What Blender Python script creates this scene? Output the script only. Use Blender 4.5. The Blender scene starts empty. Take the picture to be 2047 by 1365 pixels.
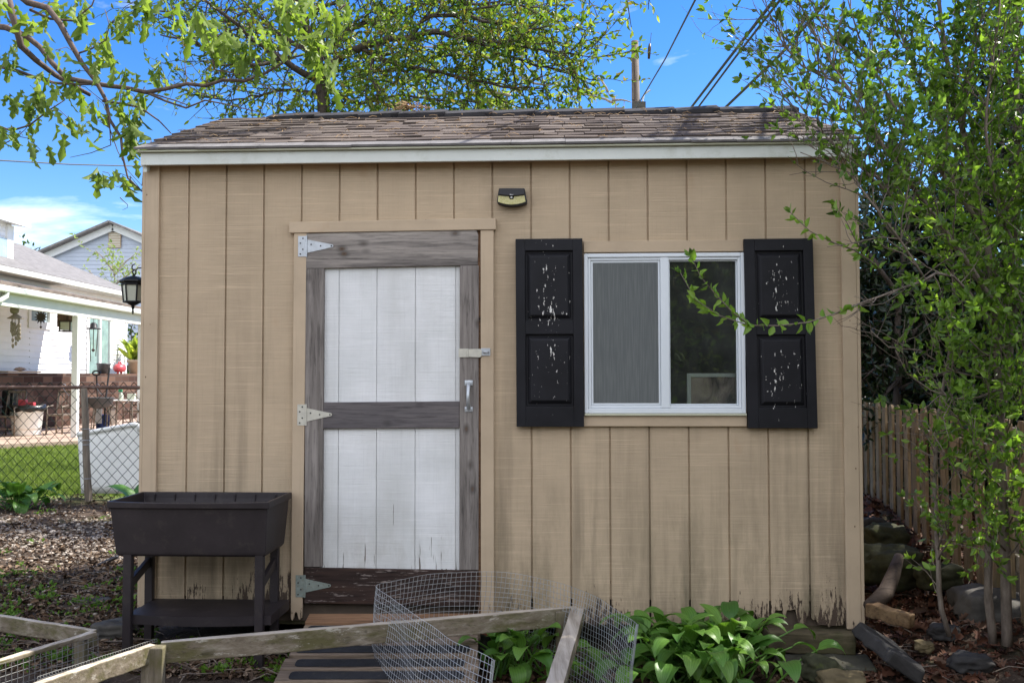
import bpy, math, random
import numpy as np
from math import sin, cos, pi, radians, sqrt, atan2
from mathutils import Vector, Matrix

scene = bpy.context.scene
COL = scene.collection
rnd = random.Random(11)

# ------------------------------------------------------------------ camera model
F = 1900.0; CAMH = 1.45; PIT = .036; ROL = -.0019
def ray(px, py):
    u = px - 1023.5; v = py - 682.5
    c, s = cos(ROL), sin(ROL)
    a = c*u + s*v; b = -s*u + c*v
    c, s = cos(PIT), sin(PIT)
    return (a, F*c + b*s, F*s - b*c)
def at(px, py, Y):
    d = ray(px, py); t = Y/d[1]
    return Vector((d[0]*t, Y, CAMH + d[2]*t))
def atx(px, py, X):
    d = ray(px, py); t = X/d[0]
    return Vector((X, d[1]*t, CAMH + d[2]*t))
def gr(px, py, z=0.0):
    d = ray(px, py); t = (z-CAMH)/d[2]
    return Vector((d[0]*t, d[1]*t, z))
# shed frame: x along the front wall, y into the shed, z up
SOX, SOY, PSI = -1.7255, 5.0542, -.0462
CP, SP = cos(PSI), sin(PSI)
def S(x, y=0.0, z=None):
    if z is None: x, y, z = x
    return Vector((SOX + x*CP - y*SP, SOY + x*SP + y*CP, z))
def wl(px, py, off=0.0):
    """pixel -> (x, z) on the shed plane y = off"""
    d = ray(px, py)
    # n = (-SP, CP): n.(P - SO) = off
    t = (off - SP*SOX + CP*SOY)/(-SP*d[0] + CP*d[1])
    X, Y, Z = d[0]*t, d[1]*t, CAMH + d[2]*t
    return ((X-SOX)*CP + (Y-SOY)*SP, Z)
def lx(px, py, off=0.0): return wl(px, py, off)[0]
def lz(px, py, off=0.0): return wl(px, py, off)[1]

def smooth(a, b, x):
    t = min(1, max(0, (x-a)/(b-a))); return t*t*(3-2*t)
def gz(x, y):
    """height of the ground"""
    z = .018*sin(1.9*x+.7)*sin(1.3*y+.4) + .010*sin(5.1*x+1.3*y) + .008*sin(3.3*y-4.7*x+2)
    z += .17*smooth(1.75, 2.6, x)*smooth(3.6, 5.6, y)
    z += .21*smooth(5.4, 8.2, y)*smooth(1.7, 2.4, x)
    z += .055*smooth(-.9, -1.4, x)*smooth(3.6, 4.4, y)*(1-smooth(7, 9.5, y))
    z *= 1 - smooth(11, 14, y)
    return z

# ------------------------------------------------------------------ mesh builder
OFF = {}
class MB:
    def __init__(s): s.v = []; s.f = []; s.m = []
    def add(s, vs, fs, m=0):
        n = len(s.v); s.v += [tuple(p) for p in vs]
        for f in fs: s.f.append(tuple(n+i for i in f)); s.m.append(m)
        return s
    def box(s, x0, x1, y0, y1, z0, z1, m=0):
        if x0 > x1: x0, x1 = x1, x0
        if y0 > y1: y0, y1 = y1, y0
        if z0 > z1: z0, z1 = z1, z0
        return s.add([(x0,y0,z0),(x1,y0,z0),(x1,y1,z0),(x0,y1,z0),(x0,y0,z1),(x1,y0,z1),(x1,y1,z1),(x0,y1,z1)],
                     [(0,3,2,1),(4,5,6,7),(0,1,5,4),(1,2,6,5),(2,3,7,6),(3,0,4,7)], m)
    def hexa(s, b, t, m=0):
        """bottom quad and top quad, both counter-clockwise seen from above"""
        return s.add(list(b)+list(t), [(0,3,2,1),(4,5,6,7),(0,1,5,4),(1,2,6,5),(2,3,7,6),(3,0,4,7)], m)
    def beam(s, p, q, w, h, up=(0,0,1), m=0, n=1, jit=0):
        """bar from p to q, w across, h along up, centred"""
        p, q = Vector(p), Vector(q); d = (q-p).normalized()
        x = d.cross(Vector(up)).normalized(); u = x.cross(d)
        vs = []
        for i in range(n+1):
            c = p.lerp(q, i/n)
            for a, b in ((-1,-1),(1,-1),(1,1),(-1,1)):
                j = Vector((rnd.uniform(-jit,jit), rnd.uniform(-jit,jit), rnd.uniform(-jit,jit))) if jit else Vector((0,0,0))
                vs.append(c + x*(a*w/2) + u*(b*h/2) + j)
        fs = [(3,2,1,0)]
        for i in range(n):
            o = 4*i
            for k in range(4): fs.append((o+k, o+(k+1)%4, o+4+(k+1)%4, o+4+k))
        fs.append((4*n, 4*n+1, 4*n+2, 4*n+3))
        return s.add(vs, fs, m)
    def tube(s, pts, r, n=6, m=0, caps=True):
        pts = [Vector(p) for p in pts]; k = len(pts)
        rs = r if isinstance(r, (list, tuple)) else [r]*k
        t0 = (pts[1]-pts[0]).normalized()
        up = Vector((0,0,1)) if abs(t0.z) < .9 else Vector((1,0,0))
        x = t0.cross(up).normalized(); vs = []
        for i, p in enumerate(pts):
            a = pts[max(0,i-1)]; b = pts[min(k-1,i+1)]
            t = (b-a).normalized() if (b-a).length > 1e-9 else t0
            x = (x - t*x.dot(t)).normalized() if (x - t*x.dot(t)).length > 1e-6 else t.orthogonal().normalized()
            y = t.cross(x)
            for j in range(n):
                an = 2*pi*j/n; vs.append(p + (x*cos(an)+y*sin(an))*rs[i])
        fs = []
        for i in range(k-1):
            for j in range(n):
                fs.append((i*n+j, i*n+(j+1)%n, (i+1)*n+(j+1)%n, (i+1)*n+j))
        if caps and n > 2: fs.append(tuple(range(n-1,-1,-1))); fs.append(tuple((k-1)*n+j for j in range(n)))
        return s.add(vs, fs, m)
    def lathe(s, prof, c=(0,0,0), n=20, m=0, cap=True):
        """prof: list of (radius, z)"""
        vs = [(c[0]+r*cos(2*pi*j/n), c[1]+r*sin(2*pi*j/n), c[2]+z) for r, z in prof for j in range(n)]
        fs = [(i*n+j, i*n+(j+1)%n, (i+1)*n+(j+1)%n, (i+1)*n+j) for i in range(len(prof)-1) for j in range(n)]
        if cap: fs += [tuple(range(n-1,-1,-1)), tuple((len(prof)-1)*n+j for j in range(n))]
        return s.add(vs, fs, m)
    def prism(s, poly, y0, y1, m=0):
        """polygon of (x, z) pairs, counter-clockwise seen from -y, extruded from y0 (front) to y1"""
        n = len(poly)
        vs = [(x,y0,z) for x,z in poly] + [(x,y1,z) for x,z in poly]
        fs = [tuple(range(n)), tuple(range(2*n-1,n-1,-1))] + [(i, n+i, n+(i+1)%n, (i+1)%n) for i in range(n)]
        return s.add(vs, fs, m)
    def xf(s, fn): s.v = [tuple(fn(Vector(p))) for p in s.v]; return s
    def build(s, name, mats, parent=None, smooth=False, bevel=0, seg=2, base=None):
        mats = mats if isinstance(mats, (list, tuple)) else [mats]
        me = bpy.data.meshes.new(name)
        if parent is not None:
            off = OFF[parent.name]
        else:
            a = np.array(s.v); lo, hi = a.min(0), a.max(0)
            off = Vector(base) if base is not None else Vector(((lo[0]+hi[0])/2, (lo[1]+hi[1])/2, lo[2]))
        me.from_pydata([(x-off[0], y-off[1], z-off[2]) for x, y, z in s.v], [], s.f)
        for mt in mats: me.materials.append(mt)
        if len(mats) > 1: me.polygons.foreach_set('material_index', s.m)
        if smooth: me.polygons.foreach_set('use_smooth', [True]*len(me.polygons))
        me.update()
        return link(name, me, parent, off, bevel, seg)
def link(name, me, parent, off, bevel=0, seg=2):
    o = bpy.data.objects.new(name, me); COL.objects.link(o)
    if parent is not None: o.parent = parent
    else: o.location = off
    OFF[o.name] = Vector(off)
    if bevel:
        b = o.modifiers.new('bevel', 'BEVEL'); b.width = bevel; b.segments = seg; b.limit_method = 'ANGLE'; b.angle_limit = radians(40)
    return o
def npmesh(name, V, faces, mats, parent=None, midx=None, smooth=False, base=None):
    """V (n,3); faces: list of (m,k) index arrays, one per face size"""
    V = np.asarray(V, dtype=np.float64)
    if parent is not None: off = OFF[parent.name]
    else:
        lo, hi = V.min(0), V.max(0)
        off = Vector(base) if base is not None else Vector(((lo[0]+hi[0])/2, (lo[1]+hi[1])/2, lo[2]))
    me = bpy.data.meshes.new(name)
    me.vertices.add(len(V)); me.vertices.foreach_set('co', (V-np.array(off)).astype(np.float32).ravel())
    tot = sum(len(f)*f.shape[1] for f in faces); nf = sum(len(f) for f in faces)
    me.loops.add(tot); me.polygons.add(nf)
    me.loops.foreach_set('vertex_index', np.concatenate([f.ravel() for f in faces]).astype(np.int32))
    st = []; c = 0
    for f in faces:
        st.append(np.arange(len(f))*f.shape[1]+c); c += f.size
    me.polygons.foreach_set('loop_start', np.concatenate(st).astype(np.int32))
    mats = mats if isinstance(mats, (list, tuple)) else [mats]
    for mt in mats: me.materials.append(mt)
    if midx is not None: me.polygons.foreach_set('material_index', np.asarray(midx, dtype=np.int32))
    me.update(calc_edges=True); me.validate()
    if smooth: me.polygons.foreach_set('use_smooth', [True]*len(me.polygons))
    return link(name, me, parent, off)
def thing(name, label, cat, loc, group=None, rz=0):
    o = bpy.data.objects.new(name, None); COL.objects.link(o)
    o.empty_display_size = .1; o.location = loc; o.rotation_euler = (0,0,rz)
    OFF[o.name] = Vector(loc)
    return tag(o, label, cat, group)
def tag(o, label=None, cat=None, group=None, kind=None):
    if label: o['label'] = label
    if cat: o['category'] = cat
    if group: o['group'] = group
    if kind: o['kind'] = kind
    return o

# ------------------------------------------------------------------ leaves
def leafmesh(P, D, size, kind='oval', width=.5, droop=.15, fold=.18, seed=0, facing=None):
    """one small mesh per point: P base points, D directions, size lengths. returns V, [faces]"""
    rs = np.random.RandomState(seed)
    P = np.asarray(P, float); D = np.asarray(D, float); n = len(P)
    size = np.asarray(size, float)*np.ones(n)
    D = D/np.maximum(np.linalg.norm(D, axis=1, keepdims=True), 1e-9)
    R = rs.normal(size=(n,3)) if facing is None else np.cross(D, facing) + .55*rs.normal(size=(n,3))
    X = R - D*np.sum(R*D, axis=1, keepdims=True); X /= np.maximum(np.linalg.norm(X, axis=1, keepdims=True), 1e-9)
    N = np.cross(X, D)
    if kind == 'oval':
        half = [(.30,.18),(.5,.45),(.30,.78)]; mid = [(0,0),(0,.5),(0,1)]
    elif kind == 'oak':
        half = [(.08,.12),(.42,.26),(.16,.36),(.62,.55),(.22,.62),(.42,.86)]; mid = [(0,0),(0,.5),(0,1.0)]
    else:  # blade
        half = [(.5,.35)]; mid = [(0,0),(0,1)]
    h = len(half); k = len(mid)
    tx = np.array([m[0] for m in mid] + [p[0] for p in half] + [-p[0] for p in half])*width
    ty = np.array([m[1] for m in mid] + [p[1] for p in half]*2)
    tz = fold*np.abs(tx)/max(width,1e-6) - droop*ty**2
    nv = len(tx)
    dr = rs.uniform(.2, 1.8, size=(n,1))
    V = (P[:,None,:] + size[:,None,None]*(X[:,None,:]*tx[None,:,None] + D[:,None,:]*ty[None,:,None] + N[:,None,:]*(tz[None,:]*dr)[:,:,None])).reshape(-1,3)
    right = [0] + [k+i for i in range(h)] + [k-1] + list(range(k-2,0,-1))
    left = [0] + list(range(1,k-1)) + [k-1] + [k+h+i for i in range(h-1,-1,-1)]
    base = (np.arange(n)*nv)[:,None]
    return V, [np.concatenate([base+np.array(right)[None], base+np.array(left)[None]])]
def merge(parts):
    Vs, Fs, o = [], {}, 0
    for V, fs in parts:
        for f in fs: Fs.setdefault(f.shape[1], []).append(f+o)
        Vs.append(V); o += len(V)
    return np.concatenate(Vs), [np.concatenate(Fs[k]) for k in sorted(Fs)]
# ------------------------------------------------------------------ materials
class NT:
    def __init__(s, name):
        s.mat = bpy.data.materials.new(name); s.mat.use_nodes = True
        s.t = s.mat.node_tree; s.t.nodes.clear()
        s.out = s.t.nodes.new('ShaderNodeOutputMaterial')
        s._c = None
    def n(s, typ, **kw):
        x = s.t.nodes.new(typ)
        for k, v in kw.items(): setattr(x, k, v)
        return x
    def l(s, a, b): s.t.links.new(a, b)
    def put(s, sock, v):
        if hasattr(v, 'is_output'): s.l(v, sock)
        elif isinstance(v, (tuple, list)) and len(v) == 3 and sock.type == 'RGBA': sock.default_value = (*v, 1)
        else: sock.default_value = v
    def co(s, scale=(1,1,1), rot=(0,0,0), which='Object', loc=(0,0,0)):
        if s._c is None: s._c = s.n('ShaderNodeTexCoord')
        m = s.n('ShaderNodeMapping'); s.l(s._c.outputs[which], m.inputs[0])
        m.inputs['Scale'].default_value = scale; m.inputs['Rotation'].default_value = rot; m.inputs['Location'].default_value = loc
        return m.outputs[0]
    def xyz(s, which='Object'):
        if s._c is None: s._c = s.n('ShaderNodeTexCoord')
        x = s.n('ShaderNodeSeparateXYZ'); s.l(s._c.outputs[which], x.inputs[0]); return x.outputs
    def noise(s, vec, scale=1, detail=4, rough=.6, dist=0, col=False):
        x = s.n('ShaderNodeTexNoise'); s.l(vec, x.inputs['Vector'])
        x.inputs['Scale'].default_value = scale; x.inputs['Detail'].default_value = detail
        x.inputs['Roughness'].default_value = rough; x.inputs['Distortion'].default_value = dist
        return x.outputs['Color' if col else 'Fac']
    def voro(s, vec, scale=1, feature='F1', out='Distance', rand=1):
        x = s.n('ShaderNodeTexVoronoi', feature=feature); s.l(vec, x.inputs['Vector'])
        x.inputs['Scale'].default_value = scale; x.inputs['Randomness'].default_value = rand
        return x.outputs[out]
    def ramp(s, fac, pts, interp='LINEAR'):
        x = s.n('ShaderNodeValToRGB'); x.color_ramp.interpolation = interp; s.put(x.inputs[0], fac)
        e = x.color_ramp.elements
        while len(e) < len(pts): e.new(.5)
        for i, (p, c) in enumerate(pts):
            e[i].position = p; e[i].color = (*c, 1) if isinstance(c, (tuple, list)) else (c, c, c, 1)
        return x.outputs[0]
    def rng(s, v, a, b, c=0, d=1):
        x = s.n('ShaderNodeMapRange'); s.put(x.inputs[0], v)
        for i, q in enumerate((a, b, c, d)): x.inputs[i+1].default_value = q
        return x.outputs[0]
    def math(s, op, a, b=0.0, clamp=False):
        x = s.n('ShaderNodeMath', operation=op, use_clamp=clamp); s.put(x.inputs[0], a); s.put(x.inputs[1], b); return x.outputs[0]
    def mix(s, f, a, b, blend='MIX'):
        x = s.n('ShaderNodeMix', data_type='RGBA', blend_type=blend)
        s.put(x.inputs[0], f); s.put(x.inputs[6], a); s.put(x.inputs[7], b); return x.outputs[2]
    def bump(s, h, strength=.5, dist=.01, normal=None):
        x = s.n('ShaderNodeBump'); x.inputs['Strength'].default_value = strength; x.inputs['Distance'].default_value = dist
        s.put(x.inputs['Height'], h)
        if normal is not None: s.l(normal, x.inputs['Normal'])
        return x.outputs[0]
    def island(s):
        return s.n('ShaderNodeNewGeometry').outputs['Random Per Island']
    def bsdf(s, col, rough=.7, metal=0, normal=None, spec=.5, **kw):
        x = s.n('ShaderNodeBsdfPrincipled')
        s.put(x.inputs['Base Color'], col); s.put(x.inputs['Roughness'], rough); s.put(x.inputs['Metallic'], metal)
        s.put(x.inputs['Specular IOR Level'], spec)
        if normal is not None: s.l(normal, x.inputs['Normal'])
        for k, v in kw.items(): s.put(x.inputs[k], v)
        return x.outputs[0]
    def done(s, sh): s.l(sh, s.out.inputs[0]); return s.mat

def m_simple(name, col, rough=.6, metal=0, vary=.25, scale=8, bump=.15, bs=60, spec=.5, dirt=None):
    t = NT(name); v = t.co()
    n1 = t.noise(v, scale, 5, .65)
    c = t.mix(t.rng(n1, .3, .7), tuple(x*(1-vary) for x in col), tuple(min(1, x*(1+vary)) for x in col))
    if dirt: c = t.mix(t.rng(t.noise(v, scale*2.3, 6, .7), .55, .75), c, dirt)
    nb = t.noise(v, bs, 4, .6)
    return t.done(t.bsdf(c, rough, metal, t.bump(nb, bump, .004), spec))

def m_siding(name, base, groove=(.10,.075,.05), rot=True, white=False):
    """painted rough-sawn sheet siding: saw lines across, streaks down, wear near the ground"""
    t = NT(name); v = t.co(); z = t.xyz()[2]
    saw = t.noise(t.co((2.5,2.5,260)), 1, 3, .7)
    saw2 = t.noise(t.co((60,60,900)), 1, 2, .6)
    band = t.noise(t.co((1.2,1.2,14)), 1, 3, .6)
    c = t.mix(t.rng(t.noise(v, 2.2, 5, .6), .3, .72), tuple(x*.86 for x in base), tuple(min(.9, x*1.10) for x in base))
    c = t.mix(t.rng(t.noise(t.co((4.92,1,.12), loc=(.3,0,0)), 1, 1), .35, .65, 0, .22), c, tuple(x*.70 for x in base))
    c = t.mix(t.rng(t.noise(t.co((150,150,3.5)), 1, 3, .65), .52, .75, 0, .2), c, tuple(x*.62 for x in base))
    c = t.mix(t.rng(t.noise(t.co((16,16,2.4), loc=(2,2,9)), 1, 5, .72), .60, .74, 0, .22), c, tuple(x*.55 for x in base))
    c = t.mix(t.rng(saw, .52, .74, 0, .36), c, tuple(x*.66 for x in base))
    c = t.mix(t.rng(t.noise(t.co((2,2,170)), 1, 2, .6), .58, .70, 0, .55), c, tuple(min(.95, x*1.42) for x in base))
    if not white:
        streak = t.noise(t.co((11,11,.55)), 1, 4, .65)
        low = t.rng(z, 1.5, .25)
        f = t.math('MULTIPLY', t.rng(streak, .48, .72), t.rng(z, 2.1, .3, .06, .66))
        c = t.mix(f, c, (.17,.135,.09))
        mould = t.math('MULTIPLY', t.rng(t.noise(t.co((7,7,1.4)), 1, 5, .72), .46, .70), t.rng(z, 1.05, .2))
        c = t.mix(t.math('MULTIPLY', mould, .68), c, (.085,.08,.045))
        rustst = t.rng(t.noise(t.co((5,5,2.2), loc=(3,1,7)), 1, 3, .5), .68, .8, 0, .30)
        c = t.mix(rustst, c, (.42,.22,.10))
        # rot and lost paint, in vertical flakes close to the ground
        x_ = t.xyz()[0]
        zone = t.rng(t.noise(t.co((2.3,2.3,.4), loc=(.7,0,0)), 1, 2), .40, .62, 0, .14)
        px = t.math('MAXIMUM', t.rng(t.math('ABSOLUTE', t.math('SUBTRACT', x_, .50)), .42, .10, 0, .22), t.rng(t.math('ABSOLUTE', t.math('SUBTRACT', x_, 3.08)), .35, .10, 0, .10))
        zone = t.math('MAXIMUM', zone, px)
        h = t.math('ADD', t.math('ADD', t.rng(z, .66, .17, -.30, .10), zone), t.noise(t.co((44,44,8)), 1, 5, .78))
        bare = t.rng(h, .655, .675)
        c = t.mix(bare, c, t.mix(t.noise(t.co((60,60,6)), 1, 3), (.035,.024,.017), (.13,.09,.065)))
        hgt = t.math('SUBTRACT', t.math('ADD', saw, t.math('MULTIPLY', saw2, .3)), t.math('MULTIPLY', bare, 1.4))
    else:
        crack = t.noise(t.co((70,70,2.6)), 1, 3, .7)
        low = t.rng(z, .95, .35, -.10, .098)
        ck = t.rng(t.math('ADD', crack, low), .69, .715)
        ck2 = t.rng(t.math('ADD', t.noise(t.co((26,26,8)), 1, 5, .7), t.rng(z, .62, .38, -.2, .12)), .68, .70)
        ck = t.math('MAXIMUM', ck, ck2)
        c = t.mix(t.rng(t.noise(t.co((3,3,.8)), 1, 4), .45, .75, 0, .5), c, (.47,.47,.43))
        c = t.mix(t.math('MULTIPLY', t.rng(t.noise(t.co((9,9,3)), 1, 5, .7), .48, .7), t.rng(z, .8, .35, .0, .6)), c, (.42,.40,.35))
        c = t.mix(ck, c, (.17,.14,.11))
        hgt = t.math('SUBTRACT', t.math('ADD', saw, t.math('MULTIPLY', saw2, .3)), ck)
    nb = t.bump(hgt, .8, .004)
    return t.done(t.bsdf(c, .72, 0, nb, .3))

def m_wood(name, cols, axis='x', grain=28, rough=.85, moss=None, flake=None, knots=True, bump=.5):
    """weathered board; axis = direction of the grain"""
    t = NT(name)
    st = {'x': (1.6, grain, grain), 'y': (grain, 1.6, grain), 'z': (grain, grain, 1.6)}[axis]
    st2 = tuple(a*3.6 for a in st)
    g = t.noise(t.co(st), 1, 5, .65, .6); g2 = t.noise(t.co(st2), 1, 4, .7)
    c = t.ramp(g, [(.22, cols[0]), (.5, cols[1]), (.78, cols[2])])
    c = t.mix(t.rng(t.noise(t.co(tuple(a*.22 for a in st), loc=(1.7,.4,2.2)), 1, 4, .6), .48, .66, 0, .55), c, tuple(min(1, x*1.25) for x in cols[2]))
    c = t.mix(t.rng(t.noise(t.co(tuple(a*.25 for a in st), loc=(5.7,3.4,.2)), 1, 4, .6), .52, .7, 0, .6), c, cols[0])
    c = t.mix(t.rng(g2, .5, .72, 0, .75), c, tuple(x*.38 for x in cols[0]))
    if knots:
        k = t.voro(t.co(tuple(5.5 if q < 5 else 9 for q in st)), 1)
        c = t.mix(t.rng(k, .22, .10, 0, .6), c, tuple(x*.5 for x in cols[0]))
        c = t.mix(t.rng(k, .12, .07, 0, .8), c, (.12,.078,.05))
        c = t.mix(t.rng(k, .07, .04), c, (.03,.02,.015))
    if moss:
        c = t.mix(t.rng(t.noise(t.co(), 6.5, 5, .7), .48, .68, 0, .75), c, moss)
    if flake:
        fs = tuple(3.2*a if a > 5 else 9 for a in st)
        c = t.mix(t.rng(t.noise(t.co(fs, loc=(4,2,1)), 1, 5, .75), .59, .63), c, flake)
    h = t.math('ADD', g, t.math('MULTIPLY', g2, .8))
    return t.done(t.bsdf(c, rough, 0, t.bump(h, bump, .005), .25))

def m_leaf(name, cols, trans=.45, rough=.42, spec=.35, sub=None):
    """leaf: hue differs from leaf to leaf; light passes through"""
    t = NT(name)
    c = t.ramp(t.island(), [(i/(len(cols)-1), q) for i, q in enumerate(cols)])
    if sub:
        at_ = t.n('ShaderNodeAttribute', attribute_name='vein').outputs['Fac']
        rib = t.math('SINE', t.math('MULTIPLY', at_, 20.0))
        c = t.mix(t.rng(rib, .2, 1, 0, .35), c, tuple(x*.55 for x in cols[0]))
        c = t.mix(t.rng(t.noise(t.co(), 38, 4, .7), .66, .74, 0, .5), c, (.22,.20,.05))
    c = t.mix(t.rng(t.noise(t.co(), 1.3, 2), .35, .65, 0, .30), c, tuple(x*.7 for x in cols[0]))
    p = t.bsdf(c, rough, 0, None, spec)
    tr = t.n('ShaderNodeBsdfTranslucent')
    t.l(t.mix(.5, c, (.75,.85,.12), 'OVERLAY'), tr.inputs[0])
    mx = t.n('ShaderNodeMixShader'); mx.inputs[0].default_value = trans
    t.l(p, mx.inputs[1]); t.l(tr.outputs[0], mx.inputs[2])
    return t.done(mx.outputs[0])

def m_bark(name, a, b, scale=30):
    t = NT(name)
    n = t.noise(t.co((scale,scale,scale*.3)), 1, 5, .7)
    c = t.mix(t.rng(n, .3, .7), a, b)
    return t.done(t.bsdf(c, .9, 0, t.bump(n, .6, .01), .2))

M = {}
M['siding'] = m_siding('tan_siding', (.53,.412,.280))
M['white_siding'] = m_siding('white_door_paint', (.82,.84,.83), white=True)
def m_trim(name, base, axis):
    t = NT(name); z = t.xyz()[2]
    st = (1.5,40,40) if axis == 'x' else (40,40,1.5)
    g = t.noise(t.co(st), 1, 4, .6)
    c = t.mix(t.rng(t.noise(t.co(), 4, 5, .6), .3, .7), tuple(x*.88 for x in base), tuple(x*1.08 for x in base))
    c = t.mix(t.rng(g, .55, .8, 0, .3), c, tuple(x*.6 for x in base))
    c = t.mix(t.rng(t.voro(t.co((14,14,9)), 1), .055, .035), c, (.12,.075,.04))
    h = t.math('ADD', t.rng(z, .55, .16, -.30, .14), t.noise(t.co((42,42,10)), 1, 5, .75))
    c = t.mix(t.rng(h, .64, .67), c, (.06,.042,.03))
    c = t.mix(t.rng(t.noise(t.co((6,6,3), loc=(2,5,1)), 1, 3), .66, .8, 0, .4), c, (.40,.22,.11))
    return t.done(t.bsdf(c, .65, 0, t.bump(g, .25, .003), .3))
M['trim_x'] = m_trim('tan_trim_across', (.50,.39,.27), 'x')
M['trim_z'] = m_trim('tan_trim_upright', (.50,.39,.27), 'z')
M['gray_z'] = m_wood('weathered_gray_upright', [(.10,.088,.080),(.19,.168,.152),(.34,.305,.28)], 'z', 26)
M['gray_x'] = m_wood('weathered_gray_across', [(.10,.090,.084),(.21,.187,.170),(.42,.375,.33)], 'x', 26)
M['gray_mid'] = m_wood('weathered_gray_middle', [(.085,.076,.080),(.125,.113,.115),(.18,.16,.155)], 'x', 26)
M['dark_rail'] = m_wood('dark_flaking_rail', [(.018,.012,.011),(.045,.028,.023),(.085,.045,.03)], 'x', 22, flake=(.24,.20,.18), knots=False)
M['fascia'] = m_simple('white_fascia_paint', (.63,.66,.615), .5, 0, .06, 3, .08, 50, .4, dirt=(.50,.52,.45))
M['drip'] = m_simple('cream_drip_edge', (.50,.50,.37), .5, 0, .08, 4)
M['black'] = m_simple('black_plastic', (.014,.013,.016), .42, 0, .2, 6, .1, 90)
M['dark_in'] = m_simple('dark_interior_wood', (.10,.075,.055), .9, 0, .3, 5)
M['vinyl'] = m_simple('white_vinyl', (.70,.745,.78), .38, 0, .04, 3, .03, 40, .5)
M['zinc'] = m_simple('galvanised_steel', (.52,.55,.58), .45, .7, .15, 30, .1, 120)
M['zinc_paint'] = m_simple('cream_painted_steel', (.55,.53,.45), .55, .1, .12, 30, .1)
M['zinc_green'] = m_simple('green_gray_painted_steel', (.25,.29,.26), .6, .2, .2, 30, .1, 80, .4, dirt=(.2,.12,.07))
M['screw'] = m_simple('dark_screw', (.05,.05,.05), .5, .6)
M['rust'] = m_simple('rusty_orange', (.30,.09,.03), .8)
def m_shingle():
    t = NT('asphalt_shingle')
    c = t.ramp(t.island(), [(0, (.075,.058,.050)), (.4, (.105,.082,.071)), (.75, (.135,.109,.095)), (1, (.175,.145,.127))])
    g = t.voro(t.co((420,420,420)), 1)
    c = t.mix(t.rng(t.noise(t.co(), 340, 2), .4, .7, 0, .5), c, (.07,.062,.06))
    c = t.mix(t.rng(t.noise(t.co(), 3.2, 5, .65), .48, .7, 0, .5), c, (.23,.185,.15))
    return t.done(t.bsdf(c, .95, 0, t.bump(t.noise(t.co(), 420, 2), .6, .004), .15))
M['shingle'] = m_shingle()
M['eave_shingle'] = m_simple('eave_shingle', (.19,.18,.178), .95, 0, .25, 9, .6, 380, .2)
M['ridge'] = m_simple('dark_ridge_cap', (.045,.043,.046), .95, 0, .3, 8, .6, 380, .2)
def m_shutter():
    t = NT('chipped_black_paint'); x, y, z = t.xyz()
    c = t.mix(t.rng(t.noise(t.co(), 5, 4), .3, .7), (.007,.007,.009), (.014,.014,.018))
    oi = t.n('ShaderNodeObjectInfo').outputs['Random']; sh_ = t.n('ShaderNodeVectorMath', operation='ADD'); cb = t.n('ShaderNodeCombineXYZ'); t.l(t.math('MULTIPLY', oi, 60), cb.inputs[0]); t.l(t.math('MULTIPLY', oi, 37), cb.inputs[2]); t.l(t.co((85,40,30)), sh_.inputs[0]); t.l(cb.outputs[0], sh_.inputs[1])
    ch = t.noise(sh_.outputs[0], 1, 4, .66); sv = t.n('ShaderNodeVectorMath', operation='SCALE'); t.l(sh_.outputs[0], sv.inputs[0]); sv.inputs['Scale'].default_value = .13
    # chips gather in a band down the middle of each raised panel
    ax = t.math('ABSOLUTE', x)
    pz = t.rng(t.math('ABSOLUTE', t.math('SUBTRACT', t.math('ABSOLUTE', z), .20)), .20, .10, .35, 1)
    uv = t.math('MULTIPLY', t.math('MULTIPLY', pz, t.rng(ax, .15, .015)), t.rng(t.noise(sv.outputs[0], 1, 3), .30, .62))
    m = t.math('ADD', ch, t.rng(uv, 0, 1, -.115, .095))
    c = t.mix(t.rng(m, .635, .65), c, (.74,.72,.68))
    return t.done(t.bsdf(c, .55, 0, t.bump(t.math('SUBTRACT', t.noise(t.co(), 70, 3), t.rng(m, .63, .65)), .12, .003), .25))
M['shutter'] = m_shutter()
def m_glass():
    t = NT('window_glass')
    fr = t.n('ShaderNodeFresnel'); fr.inputs[0].default_value = 1.5
    wav = t.bump(t.noise(t.co((5,5,5)), 1, 2), .05, .02)
    g = t.n('ShaderNodeBsdfGlossy'); g.inputs['Roughness'].default_value = .015; g.inputs['Color'].default_value = (.95,1,.98,1); t.l(wav, g.inputs['Normal'])
    tr = t.n('ShaderNodeBsdfTransparent'); tr.inputs[0].default_value = (.86,.9,.88,1)
    mx = t.n('ShaderNodeMixShader'); t.l(t.math('MULTIPLY', fr.outputs[0], 1.15, True), mx.inputs[0]); t.l(tr.outputs[0], mx.inputs[1]); t.l(g.outputs[0], mx.inputs[2])
    df = t.n('ShaderNodeBsdfDiffuse'); df.inputs[0].default_value = (.42,.44,.42,1)
    m2 = t.n('ShaderNodeMixShader'); t.l(t.rng(t.noise(t.co((4,4,3)), 1, 4), .3, .75, .02, .085), m2.inputs[0]); t.l(mx.outputs[0], m2.inputs[1]); t.l(df.outputs[0], m2.inputs[2])
    return t.done(m2.outputs[0])
M['glass'] = m_glass()
def m_screen():
    t = NT('insect_screen_mesh')
    w = t.noise(t.co((190,190,6)), 1, 2, .6)
    c = t.mix(t.rng(w, .4, .72), (.115,.125,.125), (.155,.165,.16))
    return t.done(t.bsdf(c, .75, 0, None, .2))
M['screen'] = m_screen()
M['planter'] = m_simple('dark_brown_plastic', (.024,.019,.021), .5, 0, .3, 5, .12, 70, .35, dirt=(.048,.040,.036))
M['plank'] = m_wood('ramp_plank', [(.09,.066,.048),(.20,.15,.108),(.34,.265,.195)], 'x', 24)
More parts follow.
